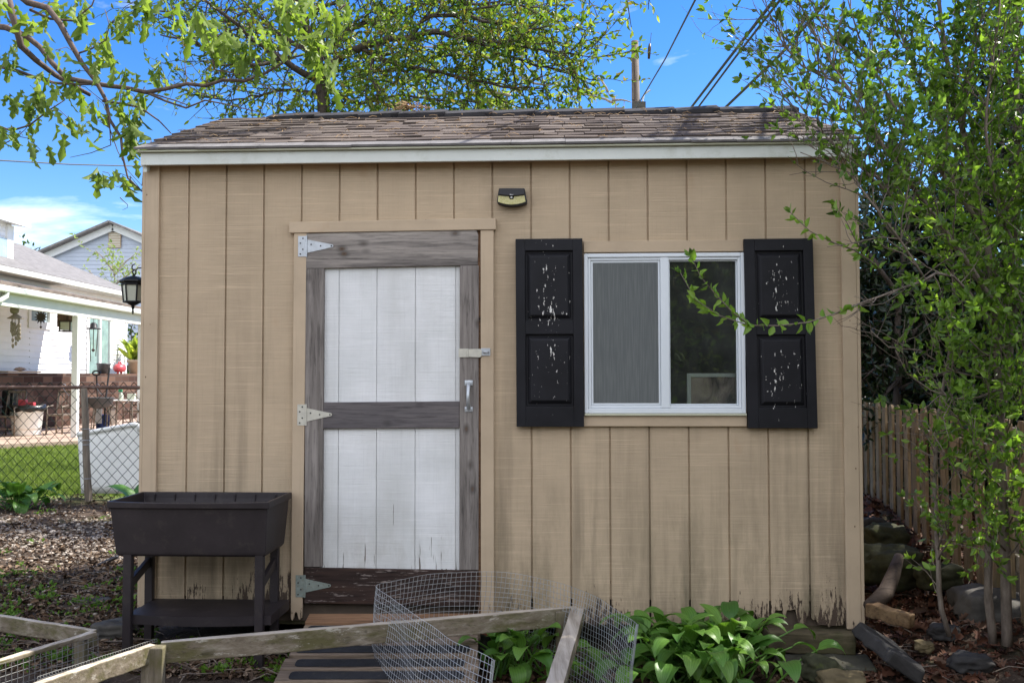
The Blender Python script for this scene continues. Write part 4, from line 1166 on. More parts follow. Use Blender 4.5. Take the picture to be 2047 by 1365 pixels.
st = [
 ('stone','pale flat stone lying among weeds left of the planter',187,1196,1238,66,5.75,'rock',3),
 ('stone','gray stone slab half buried behind the planter leg',222,1240,1284,100,5.05,'rock',5),
 ('stone','small tan stone beside the pale flat stone',115,1222,1236,26,5.6,'rock_tan',8),
 ('stone','mossy boulder behind the leaning forked log',1782,1092,1165,135,5.75,'rock_moss',11),
 ('stone','dark rounded stone above the mossy boulder',1772,1050,1098,86,6.45,'rock_moss',12),
 ('stone','dark slate piece against the shed side wall',1740,1033,1068,60,7.2,'slab',13),
 ('stone','flat lichen stone among dead leaves between mossy boulder and fence',1884,1128,1172,92,5.45,'rock_moss',14),
 ('stone','big gray boulder behind the thin shrub trunks',2000,1180,1282,165,5.15,'rock',15),
 ('stone','low dark stone lying in dead leaves under the shrub',1890,1250,1276,64,4.95,'slab',16),
 ('stone','small brown stone near the dark gray slab',1850,1282,1302,42,4.75,'rock_tan',17),
 ('stone','round greenish stone in front of the hosta',1642,1312,1358,84,4.42,'rock_moss',18),
 ('stone','yellowish flat stone at the very bottom below the concrete block',1690,1345,1385,110,4.3,'rock_tan',19),
 ('stone','dark wedge stone beside the brick in the wire coil',960,1262,1300,66,4.78,'slab',20),
 ('stone','dark low stone near the twigs under the shrub',1945,1308,1345,90,4.55,'slab',21),
]
for nm, lab, px, a, b, w, Y, mt, sd in st: stone(nm, lab, 'stone', px, a, b, w, Y, mt, sd)
# timber and block under the right corner
p0, p1 = at(1535,1275,4.86), at(1708,1280,4.86)
tag(MB().beam((p0.x,4.92,.105),(p1.x,4.90,.10),.16,.105,n=6,jit=.004).build('timber', M['timber'], bevel=.008), 'mossy square timber under the right corner of the shed', 'timber')
p0, p1 = at(1560,1300,4.72), at(1760,1300,4.62)
mb = MB().beam((p0.x,4.80,-.02),(p1.x,4.72,-.02),.26,.14,n=8,jit=.006)
tag(mb.build('concrete_block', M['block'], bevel=.018, seg=3), 'long mossy concrete block below the shed corner timber', 'block')
q0, q1 = at(1742,1262,4.85), at(1812,1345,4.45)
mb = MB().beam((q0.x,q0.y,q0.z-.02),(q1.x,q1.y,q1.z+.02),.20,.07,up=(.5,-.25,.8),n=7,jit=.009)
tag(mb.build('slab', M['slab'], bevel=.012, seg=2), 'dark gray stone slab leaning beside the concrete block', 'slab')
a, b, c_ = at(1797,1112,5.15), at(1770,1185,4.95), at(1738,1213,4.85)
tag(MB().tube([a, a.lerp(b,.5)+Vector((.006,0,.004)), b, c_], [.026,.036,.042,.036], 9).build('log', M['log'], smooth=True), 'bare gray log leaning up from the shed corner over the stones', 'log')
a, b = at(1735,1216,4.86), at(1825,1243,4.66)
tag(MB().beam(a, b, .06, .07, n=6, jit=.006).build('log', M['split'], bevel=.008), 'split orange log lying on dead leaves at the shed corner', 'log')
# clay brick with holes by the ramp
bb = MB(); p = at(955,1283,4.84)
for i in range(4): bb.box(p.x-.085+i*.05, p.x-.065+i*.05, p.y-.05, p.y+.05, p.z, p.z+.075)
for y in (-.05, -.01, .03): bb.box(p.x-.0645, p.x+.0845, p.y+y, p.y+y+.02, p.z+.001, p.z+.074)
bo = bb.build('brick', M['brick']); bo.rotation_euler = (.35,.1,.15)
tag(bo, 'red brick with holes tipped up beside the ramp', 'brick')
# black hose or edging strip in the gravel
pts = [gr(150,1160,.03), gr(180,1138,.05), gr(213,1122,.09), gr(235,1112,.13)]
tag(MB().tube(pts, .014, 8).build('black_pipe', M['black'], smooth=True), 'short black pipe poking out of the gravel beside the planter', 'pipe')
pts = [gr(100,1175,.02), gr(150,1160,.02), gr(200,1140,.02), gr(250,1128,.02)]
tag(MB().tube(pts, .017, 8).build('soaker_hose', M['black'], smooth=True), 'black hose lying across the soil left of the planter', 'hose')
# ------------------------------------------------------------------ neighbour's house on the left
HX = -12.9; YC = 31.7; YN = 17.0
ze = atx(248, 580, HX).z; RXX = -16.5; zrg = at(34, 488, YC).z
house = thing('neighbour_house', 'white sided house with gray shingle roof beyond the chain link fence', 'house', (HX-3, 25, 0))
def lap(mb, y0, y1, z0, z1, x, n, d=.022):
    """clapboards on a wall that faces +x"""
    h = (z1-z0)/n
    for i in range(n):
        a, b = z0+h*i, z0+h*(i+1)
        mb.add([(x+d,y0,a),(x+d,y1,a),(x,y1,b),(x,y0,b),(x-.001,y0,a),(x-.001,y1,a)], [(0,1,2,3),(4,5,1,0)])
    return mb
wy0, wy1 = atx(60,600,HX).y, atx(97,600,HX).y; wz1, wz0 = 3.42, atx(80,643,HX).z
dy0, dy1 = atx(174,700,HX).y, atx(219,700,HX).y; dz1 = 3.6; dz0 = 1.0
print('house', ze, zrg, RXX, 'win', wy0, wy1, wz0, 'door', dy0, dy1)
mb = MB(); ch = .165
def walls(y0, y1, z0, z1):
    n = max(1, round((z1-z0)/ch)); lap(mb, y0, y1, z0, z1, HX, n)
walls(YN-3, wy0, 0, ze); walls(wy0, wy1, 0, wz0); walls(wy0, wy1, wz1, ze)
walls(wy1, dy0, 0, ze); walls(dy0, dy1, 0, dz0); walls(dy0, dy1, dz1, ze); walls(dy1, YC, 0, ze)
mb.add([(HX-7.2,YC,0),(HX,YC,0),(HX,YC,ze),(RXX,YC,zrg-.1),(HX-7.2,YC,ze)], [(4,3,2,1,0)])
mb.build('wall', M['house_siding'], house)
MB().box(HX-.01, HX+.045, YC-.12, YC+.03, 0, ze-.1).build('corner_trim', M['white_paint'], house)
rf = MB(); th = .12
sl = (zrg-ze)/(HX-RXX)
xo = HX+.40; zo = ze-.40*sl+.06
rf.hexa([(xo,YN-4,zo-th),(xo,YC+.25,zo-th),(RXX,YC+.25,zrg-th),(RXX,YN-4,zrg-th)], [(xo,YN-4,zo),(xo,YC+.25,zo),(RXX,YC+.25,zrg),(RXX,YN-4,zrg)])
xw = 2*RXX-xo
rf.hexa([(RXX,YN-4,zrg-th),(RXX,YC+.25,zrg-th),(xw,YC+.25,zo-th),(xw,YN-4,zo-th)], [(RXX,YN-4,zrg),(RXX,YC+.25,zrg),(xw,YC+.25,zo),(xw,YN-4,zo)])
rf.build('roof', M['house_roof'], house)
MB().box(xo-.02, xo+.10, YN-4, YC+.3, zo-.19, zo-.05).build('gutter', M['gutter'], house, bevel=.02)
MB().box(HX-.0, xo-.025, YN-4, YC+.2, zo-.20, zo-.17).build('soffit', M['beam'], house)
# window and sliding door
w = MB().box(HX-.05, HX-.02, wy0, wy1, wz0, wz1).build('window', M['win_glass'], house); OFF[w.name] = OFF[house.name]
fm = MB()
for a, b, c, d in ((wy0-.13,wy0,wz0-.2,wz1+.1),(wy1,wy1+.13,wz0-.2,wz1+.1),(wy0,wy1,wz0-.2,wz0),(wy0,wy1,wz1,wz1+.1)): fm.box(HX-.04, HX+.05, a, b, c, d)
fm.build('frame', M['white_paint'], w)
d = MB().box(HX-.06, HX-.03, dy0, dy1, dz0, dz1).build('sliding_door', M['door_glass'], house); OFF[d.name] = OFF[house.name]
fm = MB(); ym = atx(198,700,HX).y
for a, b in ((dy0-.08,dy0+.06),(ym-.06,ym+.06),(dy1-.06,dy1+.1)): fm.box(HX-.04, HX+.05, a, b, dz0, dz1)
fm.build('frame', M['white_paint'], d)
cf = MB()
for k in range(26):
    y = dy0+.08+(dy1-dy0-.16)*k/25; cf.box(HX-.028, HX-.015, y-.03, y+.01, dz0+.02, dz1-.02)
cf.build('curtain', M['door_glass'], d)
# dormer at the far left
x0 = -13.6; dn = MB()
ya = atx(22, 500, x0).y; zt0 = atx(20, 447, x0).z
lap(dn, 15, ya, 4.3, atx(20,447,x0).z, x0, 10); dn.add([(x0,ya,4.3),(x0-3,ya,4.3),(x0-3,ya,zt0+.3),(x0,ya,zt0-.05)], [(3,2,1,0)])
dn.build('dormer_wall', M['house_siding'], house)
zt = atx(20, 447, x0).z
MB().hexa([(x0+.35,14.8,zt-.06),(x0+.35,ya+.35,zt-.06),(x0-3,ya+.35,zt+.5),(x0-3,14.8,zt+.5)], [(x0+.35,14.8,zt+.14),(x0+.35,ya+.35,zt+.14),(x0-3,ya+.35,zt+.7),(x0-3,14.8,zt+.7)]).build('dormer_roof', M['white_paint'], house)
MB().box(x0+.01, x0+.05, 16, atx(10,500,x0).y, 4.6, zt-.45).build('dormer_window', M['win_glass'], house)
MB().box(x0-.02, x0+.06, atx(10,500,x0).y, ya+.02, 4.3, zt-.06).build('dormer_trim', M['white_paint'], house)

# patio cover
PX = -9.67; PZ = 3.04
cov = thing('patio_cover', 'patio cover with brown shingles, pale gutter and white posts beside the white house', 'patio cover', (PX-1.6, 22, .12))
y0, y1 = 12.5, 26.5
zh = 3.80
MB().hexa([(PX+.1,y0,PZ+.14),(PX+.1,y1,PZ+.14),(HX+.03,y1,zh),(HX+.03,y0,zh)], [(PX+.1,y0,PZ+.2),(PX+.1,y1,PZ+.2),(HX+.03,y1,zh+.08),(HX+.03,y0,zh+.08)]).build('roof', M['patio_roof'], cov)
MB().hexa([(PX+.05,y0,PZ+.10),(PX+.05,y1,PZ+.10),(HX+.05,y1,zh-.05),(HX+.05,y0,zh-.05)], [(PX+.05,y0,PZ+.12),(PX+.05,y1,PZ+.12),(HX+.05,y1,zh-.03),(HX+.05,y0,zh-.03)]).build('bounce_ceiling', M['white_paint'], cov)  # white sheet added under the cover to bounce light onto the house wall
MB().box(PX-.01, PX+.13, y0, y1, PZ+.01, PZ+.135).build('gutter', M['gutter'], cov, bevel=.025)
MB().box(PX-.13, PX-.02, y0, y1, PZ-.24, PZ+.10).build('beam', M['beam'], cov)
p = atx(6, 590, PX)
MB().tube([(PX+.06,p.y,PZ+.03),(PX+.06,p.y,PZ-.06),(PX+.02,p.y-.15,PZ-.16),(PX-.1,p.y-.9,PZ-.28)], .055, 8).build('downspout', M['gutter'], cov, smooth=True)
for px, w in ((151, .13), (281, .12)):
    y = atx(px, 740, PX-.08).y
    MB().box(PX-.08-w/2, PX-.08+w/2, y-w/2, y+w/2, .1, PZ-.245).build('post', M['white_paint'], cov, bevel=.006)
tag(MB().add([(-16,13.6,.10),(-8.9,20.3,.10),(-8.4,34,.10),(-16,34,.10),(-16,13.6,-.1),(-8.9,20.3,-.1),(-8.4,34,-.1),(-16,34,-.1)], [(0,1,2,3),(0,4,5,1),(1,5,6,2),(3,2,6,7),(0,3,7,4)]).build('patio', M['paver']), kind='structure')

# brick wall along the patio and what stands on it
BX = -12.2; bz = atx(100, 746, BX).z
tag(MB().box(BX-.25, BX, 15, 33.5, .1, bz).build('brick_wall', M['brickwall']), 'low brown brick wall along the patio in front of the white house', 'wall')
def onwall(px, dx=-.12): return atx(px, 744, BX+dx)
p = onwall(207); 
po = thing('flower_pot', 'dark gray empty flower pot on the brick wall', 'flower pot', (p.x,p.y,bz))
MB().lathe([(.15,0),(.19,.25),(.205,.27),(.205,.31),(.18,.31),(.16,.05)], (p.x,p.y,bz), 16).build('pot', M['pot_black'], po, smooth=True)
p = onwall(239)
wc = thing('watering_can', 'rounded red watering can standing on the brick wall', 'watering can', (p.x,p.y,bz))
mb = MB(); pr = [(.01,.05),(.16,.055),(.23,.13),(.22,.22),(.13,.30),(.01,.31)]
mb.lathe(pr, (0,0,0), 16); mb.v = [(p.x+x*.8, p.y+y*1.1, bz+z) for x,y,z in mb.v]
mb.build('body', M['pink'], wc, smooth=True)
MB().tube([(p.x,p.y+.18,bz+.18),(p.x,p.y+.32,bz+.22),(p.x,p.y+.36,bz+.24)], [.08,.06,.05], 10).build('spout', M['pink'], wc, smooth=True)
MB().tube([(p.x,p.y-.1,bz+.30),(p.x,p.y-.05,bz+.36),(p.x,p.y+.08,bz+.36),(p.x,p.y+.14,bz+.29)], .02, 8).build('handle', M['pink'], wc, smooth=True)
ft = MB()
for dy in (-.12,.12): ft.lathe([(.035,0),(.045,.08)], (p.x,p.y+dy,bz), 8)
ft.build('foot', M['pink'], wc)
p = onwall(270)
pp_ = thing('potted_plant', 'pale clay pot with bright yellow-green leaves on the brick wall', 'potted plant', (p.x,p.y,bz))
MB().lathe([(.17,0),(.22,.36),(.26,.37),(.26,.46),(.22,.46),(.2,.1)], (p.x,p.y,bz), 16).build('pot', M['terracotta'], pp_, smooth=True)
rs_ = np.random.RandomState(4); n = 46
D = rs_.normal(size=(n,3))*np.array([.5,.5,.25])+np.array([0,0,1.0]); P = np.array([p.x,p.y,bz+.42])+rs_.normal(size=(n,3))*np.array([.06,.06,.02])
V, fs = leafmesh(P, D, rs_.uniform(.45,.95,n), 'oval', .22, .25, .2, 3)
npmesh('leaves', V, fs, M['leaf_pale'], pp_)
p = onwall(34, -.05)
bd = MB().box(p.x-.2,p.x+.15,p.y-.7,p.y+.9,bz+.01,bz+.05); tag(bd.build('board', M['terracotta']), 'pale board lying on the brick wall near the wind chime', 'board')
p = onwall(36); tag(MB().lathe([(.02,0),(.16,.03),(.1,.08),(.02,.1)], (p.x,p.y+.1,bz+.052), 10).build('gloves', M['cloth'], smooth=True), 'crumpled pink cloth on the board on the brick wall', 'cloth')
# things hanging under the patio cover
def chime():
    Y = atx(30, 640, PX-.3).y; f = lambda px, py: at(px, py, Y)
    root = thing('wind_chime', 'gray shell wind chime hanging under the patio cover', 'wind chime', f(30, 690))
    mb = MB(); c = f(29,620)
    mb.lathe([(.01,-.09),(.075,-.05),(.085,0),(.075,.05),(.01,.09)], c, 12); mb.tube([f(30,605),f(29,614)], .006, 5)
    mb.build('disc', M['chime'], root, smooth=True)
    c = f(31,634); MB().lathe([(.16,-.03),(.09,.02),(.03,.07),(.01,.12)], c, 14).build('cap', M['chime'], root)
    for k, (px, py) in enumerate(((23,662),(26,693),(29,668),(32,688),(36,680),(38,672),(40,676))):
        mb = MB(); a, b = f(px+rnd.uniform(-1,1),637), f(px,py); mb.tube([a,b], .006, 5)
        for q in range(4):
            t = .35+.62*q/3; c = a.lerp(b,t); mb.lathe([(.004,-.05),(.024,-.02),(.026,.02),(.004,.05)], (c.x,c.y,c.z), 7)
        mb.build('string', M['chime'], root)
chime()
Y = atx(82, 634, PX-.3).y; c = at(82,634,Y)
so = MB(); pts = []
for k in range(24):
    r = (.15 if k%2 == 0 else .075); a = 2*pi*k/24; pts.append((c.x+r*cos(a), c.z+r*sin(a)))
so.prism(pts, c.y-.01, c.y+.01); so.tube([(c.x,c.y,c.z+.12),(c.x,c.y,PZ-.2)], .006, 5); so.tube([(c.x,c.y,c.z-.12),(c.x,c.y,c.z-.2)], .006, 5); so.lathe([(.004,-.03),(.03,0),(.004,.03)], (c.x,c.y,c.z-.21), 8)
tag(so.build('sun_ornament', M['bronze']), 'dark sun shaped ornament hanging in front of the small house window', 'ornament')
Y = atx(134, 648, PX-.5).y; c = at(134,650,Y)
pl = thing('porch_lantern', 'bronze box lantern hanging under the patio cover beside the post', 'lantern', at(134,662,Y))
MB().box(c.x-.11,c.x+.11,c.y-.1,c.y+.1,at(134,660,Y).z,at(134,644,Y).z).build('glass', M['lamp_glass'], pl)
mb = MB(); zb, zt_ = at(134,661,Y).z, at(134,643,Y).z
for sx in (-.12,.12):
    for sy in (-.11,.11): mb.tube([(c.x+sx,c.y+sy,zb),(c.x+sx,c.y+sy,zt_)], .016, 6)
mb.box(c.x-.14,c.x+.14,c.y-.13,c.y+.13,zb-.03,zb-.001); mb.box(c.x-.14,c.x+.14,c.y-.13,c.y+.13,zt_+.001,zt_+.03); mb.tube([(c.x,c.y,zt_+.02),(c.x,c.y,PZ-.2)], .015, 6)
mb.build('cage', M['bronze'], pl)
c = at(128,638,Y+.5); tag(MB().box(c.x-.12,c.x+.16,c.y-.1,c.y+.1,c.z-.18,c.z+.32).build('birdhouse', M['rail'], bevel=.01), 'dark brown box hanging behind the bronze porch lantern', 'birdhouse')
Y = atx(186, 655, HX+.5).y; c = at(187,658,Y)
bf = thing('bell_chime', 'black hat shaped chime hanging before the sliding door', 'wind chime', at(187,680,Y))
MB().lathe([(.21,0),(.20,.03),(.1,.05),(.1,.14),(.06,.19),(.01,.2)], (c.x,c.y,c.z), 14).build('hat', M['lamp_black'], bf, smooth=True)
mb = MB()
for dx, l in ((-.12,.95),(0,.6),(.13,.8)): mb.tube([(c.x+dx,c.y,c.z),(c.x+dx*.6,c.y,c.z-l)], .012, 5)
mb.lathe([(.01,-.05),(.06,0),(.01,.05)], (c.x,c.y,c.z-.62), 8); mb.tube([(c.x,c.y,c.z+.19),(c.x,c.y,c.z+.9)], .008, 5)
mb.build('string', M['bronze'], bf)

# furniture and bits on the patio
def ong(px, py): return gr(px, py, .11)
def bin_():
    p = ong(53, 869); s = p.y/1900
    root = thing('trash_can', 'white trash can lined with a black bag on the patio', 'trash can', p)
    MB().lathe([(25*s,0),(26*s,2*s),(31*s,52*s),(33*s,53*s),(33*s,56*s),(29*s,56*s),(27*s,10*s)], p, 22).build('body', M['white_plastic'], root, smooth=True)
    mb = MB(); n = 28; pr = [(31.5,50),(34.5,47),(35.5,53),(34,60),(28,58),(24,50)]
    vs = [(p.x+(r+1.3*sin(3*j+k)+rnd.uniform(-.7,.7))*s*cos(2*pi*j/n), p.y+r*s*sin(2*pi*j/n), p.z+(z+1.6*sin(j*1.7+k*2))*s) for k, (r, z) in enumerate(pr) for j in range(n)]
    mb.add(vs, [(i*n+j, i*n+(j+1)%n, (i+1)*n+(j+1)%n, (i+1)*n+j) for i in range(len(pr)-1) for j in range(n)]+[tuple((len(pr)-1)*n+j for j in range(n))])
    mb.build('bag', M['bag'], root, smooth=True)
    for k, (px, py, w, mt, lab) in enumerate(((46,803,15,'pink','red carton poking out of the black trash bag'),(63,806,13,'pink','flat red packet lying on top of the trash bag'))):
        c = at(px, py, p.y-.02); w *= s
        tag(MB().box(c.x-w/2,c.x+w/2,c.y-.06,c.y+.06,c.z-.10,c.z+.05-.03*k).build('carton', M[mt], bevel=.01), lab, 'carton')
bin_()
def bars(mb, pts, r=.016): mb.tube(pts, r, 7); return mb
def chair(px, py, wpx, hpx, label, flip=1):
    p = ong(px, py); s = p.y/1900; w = wpx*s; hb = hpx*s; hs = .44
    root = thing('patio_chair', label, 'chair', p, 'bronze metal chairs on the patio')
    d = .46*flip
    for sx in (-1,1):
        MB().tube([(p.x+sx*w/2,p.y,p.z),(p.x+sx*w/2*.95,p.y+.03,p.z+hs),(p.x+sx*w/2*.95,p.y-.0,p.z+hs+.2),(p.x+sx*w/2*.95,p.y+.30,p.z+hs+.22)], .018, 7).build('leg', M['patio_metal'], root, smooth=True)
        MB().tube([(p.x+sx*w/2,p.y+.5,p.z),(p.x+sx*w/2*.95,p.y+.44,p.z+hs),(p.x+sx*w/2*.9,p.y+.56,p.z+hb)], .018, 7).build('leg', M['patio_metal'], root, smooth=True)
    MB().box(p.x-w/2*.95,p.x+w/2*.95,p.y+.02,p.y+.46,p.z+hs-.02,p.z+hs+.02).build('seat', M['patio_metal'], root, bevel=.01)
    mb = MB(); mb.beam((p.x-w/2*.9,p.y+.56,p.z+hb),(p.x+w/2*.9,p.y+.56,p.z+hb),.03,.05); mb.beam((p.x-w/2*.92,p.y+.5,p.z+hs+.15),(p.x+w/2*.92,p.y+.5,p.z+hs+.15),.025,.03)
    for k in range(5):
        x = p.x+w*.8*(k/4-.5); mb.tube([(x,p.y+.5,p.z+hs+.15),(x,p.y+.56,p.z+hb)], .009, 5)
    mb.build('backrest', M['patio_metal'], root)
    MB().beam((p.x-w/2,p.y+.02,p.z+.16),(p.x+w/2,p.y+.02,p.z+.16),.02,.025).build('stretcher', M['patio_metal'], root)
chair(108, 868, 32, 84, 'bronze metal patio chair right of the trash can')
chair(8, 872, 40, 88, 'bronze metal patio chair left of the trash can, beside the dark cushion')
chair(262, 856, 34, 62, 'bronze metal patio chair with curved legs next to the glass table')
# long bench behind
p = ong(125, 852)
bn = thing('patio_bench', 'low slatted bench against the brick wall behind the post', 'bench', p)
MB().beam((p.x-1.2,p.y+1,p.z+.5),(p.x+1.0,p.y+1,p.z+.5),.35,.05).build('seat', M['patio_metal'], bn)
for dx in (-1.1,.9): MB().box(p.x+dx-.04,p.x+dx+.04,p.y+.85,p.y+1.15,p.z,p.z+.48).build('leg', M['patio_metal'], bn)
# table with bottles
p = ong(243, 858); s = p.y/1900
tb = thing('patio_table', 'small patio table holding a spray bottle and a carton', 'table', p)
zt_ = at(250, 799, p.y).z
MB().box(p.x-.30,p.x+.42,p.y-.3,p.y+.35,zt_-.03,zt_).build('table_top', M['white_paint'], tb, bevel=.01)
for sx, sy in ((-.27,-.25),(.38,-.25),(-.27,.3),(.38,.3)): MB().tube([(p.x+sx,p.y+sy,p.z),(p.x+sx*.92,p.y+sy,zt_-.03)], .02, 7).build('leg', M['patio_metal'], tb)
c = Vector((p.x+.02,p.y-.1,zt_))
sb = thing('spray_bottle', 'clear spray bottle with green top on the patio table', 'bottle', c)
MB().lathe([(.05,0),(.055,.02),(.055,.13),(.025,.18),(.025,.2)], c, 12).build('bottle', M['lamp_glass'], sb, smooth=True)
MB().box(c.x-.07,c.x+.03,c.y-.02,c.y+.02,c.z+.2,c.z+.26).build('spray_head', M['green_plastic'], sb, bevel=.01)
c = Vector((p.x+.26,p.y-.05,zt_)); tag(MB().box(c.x-.09,c.x+.10,c.y-.06,c.y+.06,c.z+.002,c.z+.16).build('carton', M['lamp_glass'], bevel=.008), 'pale carton beside the spray bottle on the patio table', 'carton')
# kettle grill
p = ong(198, 862); zc = at(200,812,p.y).z
kg = thing('kettle_grill', 'black bowl grill on thin legs near the patio post', 'grill', p)
MB().lathe([(.02,-.02),(.20,.02),(.30,.12),(.33,.24),(.35,.26),(.33,.27),(.30,.2)], (p.x,p.y,zc-.05), 18).build('bowl', M['pot_black'], kg, smooth=True)
for a in (.3,2.4,4.5): MB().tube([(p.x+.2*cos(a),p.y+.2*sin(a),zc),(p.x+.32*cos(a),p.y+.32*sin(a),p.z)], .016, 6).build('leg', M['patio_metal'], kg)
p = ong(190, 858); c = at(205,850,p.y+.3); tag(MB().lathe([(.15,0),(.19,.36),(.2,.36),(.18,.36),(.15,.05)], (c.x,c.y,.11), 16).build('bucket', M['blue'], smooth=True), 'blue bucket under the black bowl grill', 'bucket')
# spade and pole leaning on the brick wall
a, b = at(193,744,24.5), at(196,815,24.3)
sp = thing('spade', 'spade with black D handle leaning on the brick wall', 'spade', (b.x,b.y,b.z-.45))
MB().tube([a-Vector((0,0,.1)), b], .02, 7).build('shaft', M['bronze'], sp)
MB().tube([(a.x+.10*cos(q),a.y,a.z-.02+.06*sin(q)) for q in [i*pi/5 for i in range(11)]], .022, 6).build('grip', M['lamp_black'], sp)
MB().hexa([(b.x-.1,b.y-.01,b.z-.4),(b.x+.1,b.y-.01,b.z-.4),(b.x+.1,b.y+.01,b.z-.4),(b.x-.1,b.y+.01,b.z-.4)],[(b.x-.1,b.y-.01,b.z),(b.x+.1,b.y-.01,b.z),(b.x+.1,b.y+.01,b.z),(b.x-.1,b.y+.01,b.z)]).build('blade', M['zinc'], sp)
tag(MB().tube([at(219,735,24.4), at(211,800,24.1), at(208,850,24.0)], .022, 7).build('garden_stick', M['lamp_black']), 'thin black pole leaning beside the spade handle', 'pole')
# dark cushion at far left
c = at(20, 800, 22.4); tag(MB().box(c.x-.16,c.x+.16,c.y-.1,c.y+.1,c.z-.4,c.z+.25).build('cushion', M['bag'], bevel=.05, seg=3), 'dark cushion propped up behind the trash can', 'cushion')

# far blue-gray house
GY = 46.0; pk = at(230,457,GY); sl = .43; hw = 6.0; zev = pk.z-hw*sl
h2 = thing('gable_house', 'blue-gray sided house gable with a louvred vent rising beyond the white house', 'house', (pk.x, GY, 0))
mb = MB(); n = 34; z = 2.0
h = (pk.z-z)/n
for i in range(n):
    a, b = z+h*i, z+h*(i+1)
    wa = hw if a <= zev else (pk.z-a)/sl; wb = hw if b <= zev else max(.01,(pk.z-b)/sl)
    mb.add([(pk.x-wa,GY-.03,a),(pk.x+wa,GY-.03,a),(pk.x+wb,GY,b),(pk.x-wb,GY,b),(pk.x-wa,GY,a),(pk.x+wa,GY,a)], [(0,1,2,3),(4,5,1,0)])
mb.build('wall', M['blue_siding'], h2)
for sg in (-1,1):
    mb = MB(); e = .5
    A0, B0 = Vector((pk.x+sg*(hw+e),GY-.25,zev-e*sl)), Vector((pk.x,GY-.25,pk.z+.02))
    mb.beam(A0, B0, .10, .30); mb.build('rake_trim', M['vinyl'], h2)
    mb = MB(); mb.beam(A0+Vector((0,5,.22)), B0+Vector((0,5,.22)), 11, .10); mb.build('roof', M['house_roof'], h2)
c = at(230,480,GY-.06); MB().box(c.x-.30,c.x+.30,c.y-.04,c.y,c.z-.38,c.z+.38).build('vent', M['terracotta'], h2)
vb = MB()
for k in range(9): z_ = c.z-.34+k*.08; vb.box(c.x-.27,c.x+.27,c.y-.07,c.y-.041,z_,z_+.035)
vb.build('louvre', M['gutter'], h2)

# ------------------------------------------------------------------ utility pole and wires
UY = 19.0
a, b = at(1269,83,UY), at(1273,300,UY)
up = thing('utility_pole', 'gray wooden utility pole rising behind the shed ridge', 'utility pole', (b.x, UY, 0))
MB().tube([(b.x+.04,UY,0),(b.x,UY,b.z),(a.x,UY,a.z)], [.105,.09,.072], 12).build('shaft', M['pole'], up, smooth=True)
q = at(1264.5,84,UY-.08); q2 = at(1265,200,UY-.1)
MB().tube([q, q2], .025, 6).build('conduit', M['pole'], up)
i0, i1 = at(1299,88,UY), at(1297,118,UY)
MB().tube([i0, i0.lerp(i1,.3), i1], [.02,.035,.025], 8).build('insulator', M['bronze'], up, smooth=True)
MB().tube([at(1274,102,UY), i0.lerp(i1,.5), at(1302,66,UY)], .006, 5).build('bracket', M['cable'], up)
MB().tube([at(1283,215,UY),at(1287,190,UY),at(1300,180,UY)], .02, 6).build('bracket', M['zinc'], up)
mb = MB(); c = at(1268,200,UY-.12); mb.box(c.x-.05,c.x+.22,c.y-.06,c.y,c.z-.3,c.z-.05); mb.build('junction_box', M['rock'], up)
def wire(label, pts, r, wrap=0):
    P = [at(*p) for p in pts]; mb = MB()
    d0 = (P[0]-P[1]).normalized(); P = [P[0]+d0*9]+P
    Q = []
    for i in range(25):
        t = i/24*(len(P)-1); k = min(len(P)-2, int(t)); Q.append(P[k].lerp(P[k+1], t-k)-Vector((0,0,0)))
    mb.tube(Q, r, 6)
    tag(mb.build('overhead_cable', M['cable'], smooth=True), label, 'cable')
wire('single guy wire slanting down to the foot of the utility pole', [(1400,-40,9.0),(1390,0,9.6),(1330,118,13.5),(1268,222,18.8)], .012)
wire('thick overhead cable, upper of the close pair right of the utility pole', [(1570,-30,8),(1548,0,8.4),(1455,120,10.6),(1372,228,13)], .017)
wire('thick overhead cable, lower of the close pair right of the utility pole', [(1582,-30,8),(1560,0,8.3),(1470,115,10.3),(1386,228,12.6)], .013)
wire('thick overhead cable farthest from the pole, partly behind the shrub twigs', [(1680,-30,8),(1655,0,8.3),(1560,110,9.8),(1440,225,12)], .017)
wire('thin cable crossing the sky under the oak branches', [(-60,312,16),(0,321,16.5),(140,329,18),(330,334,20)], .012)
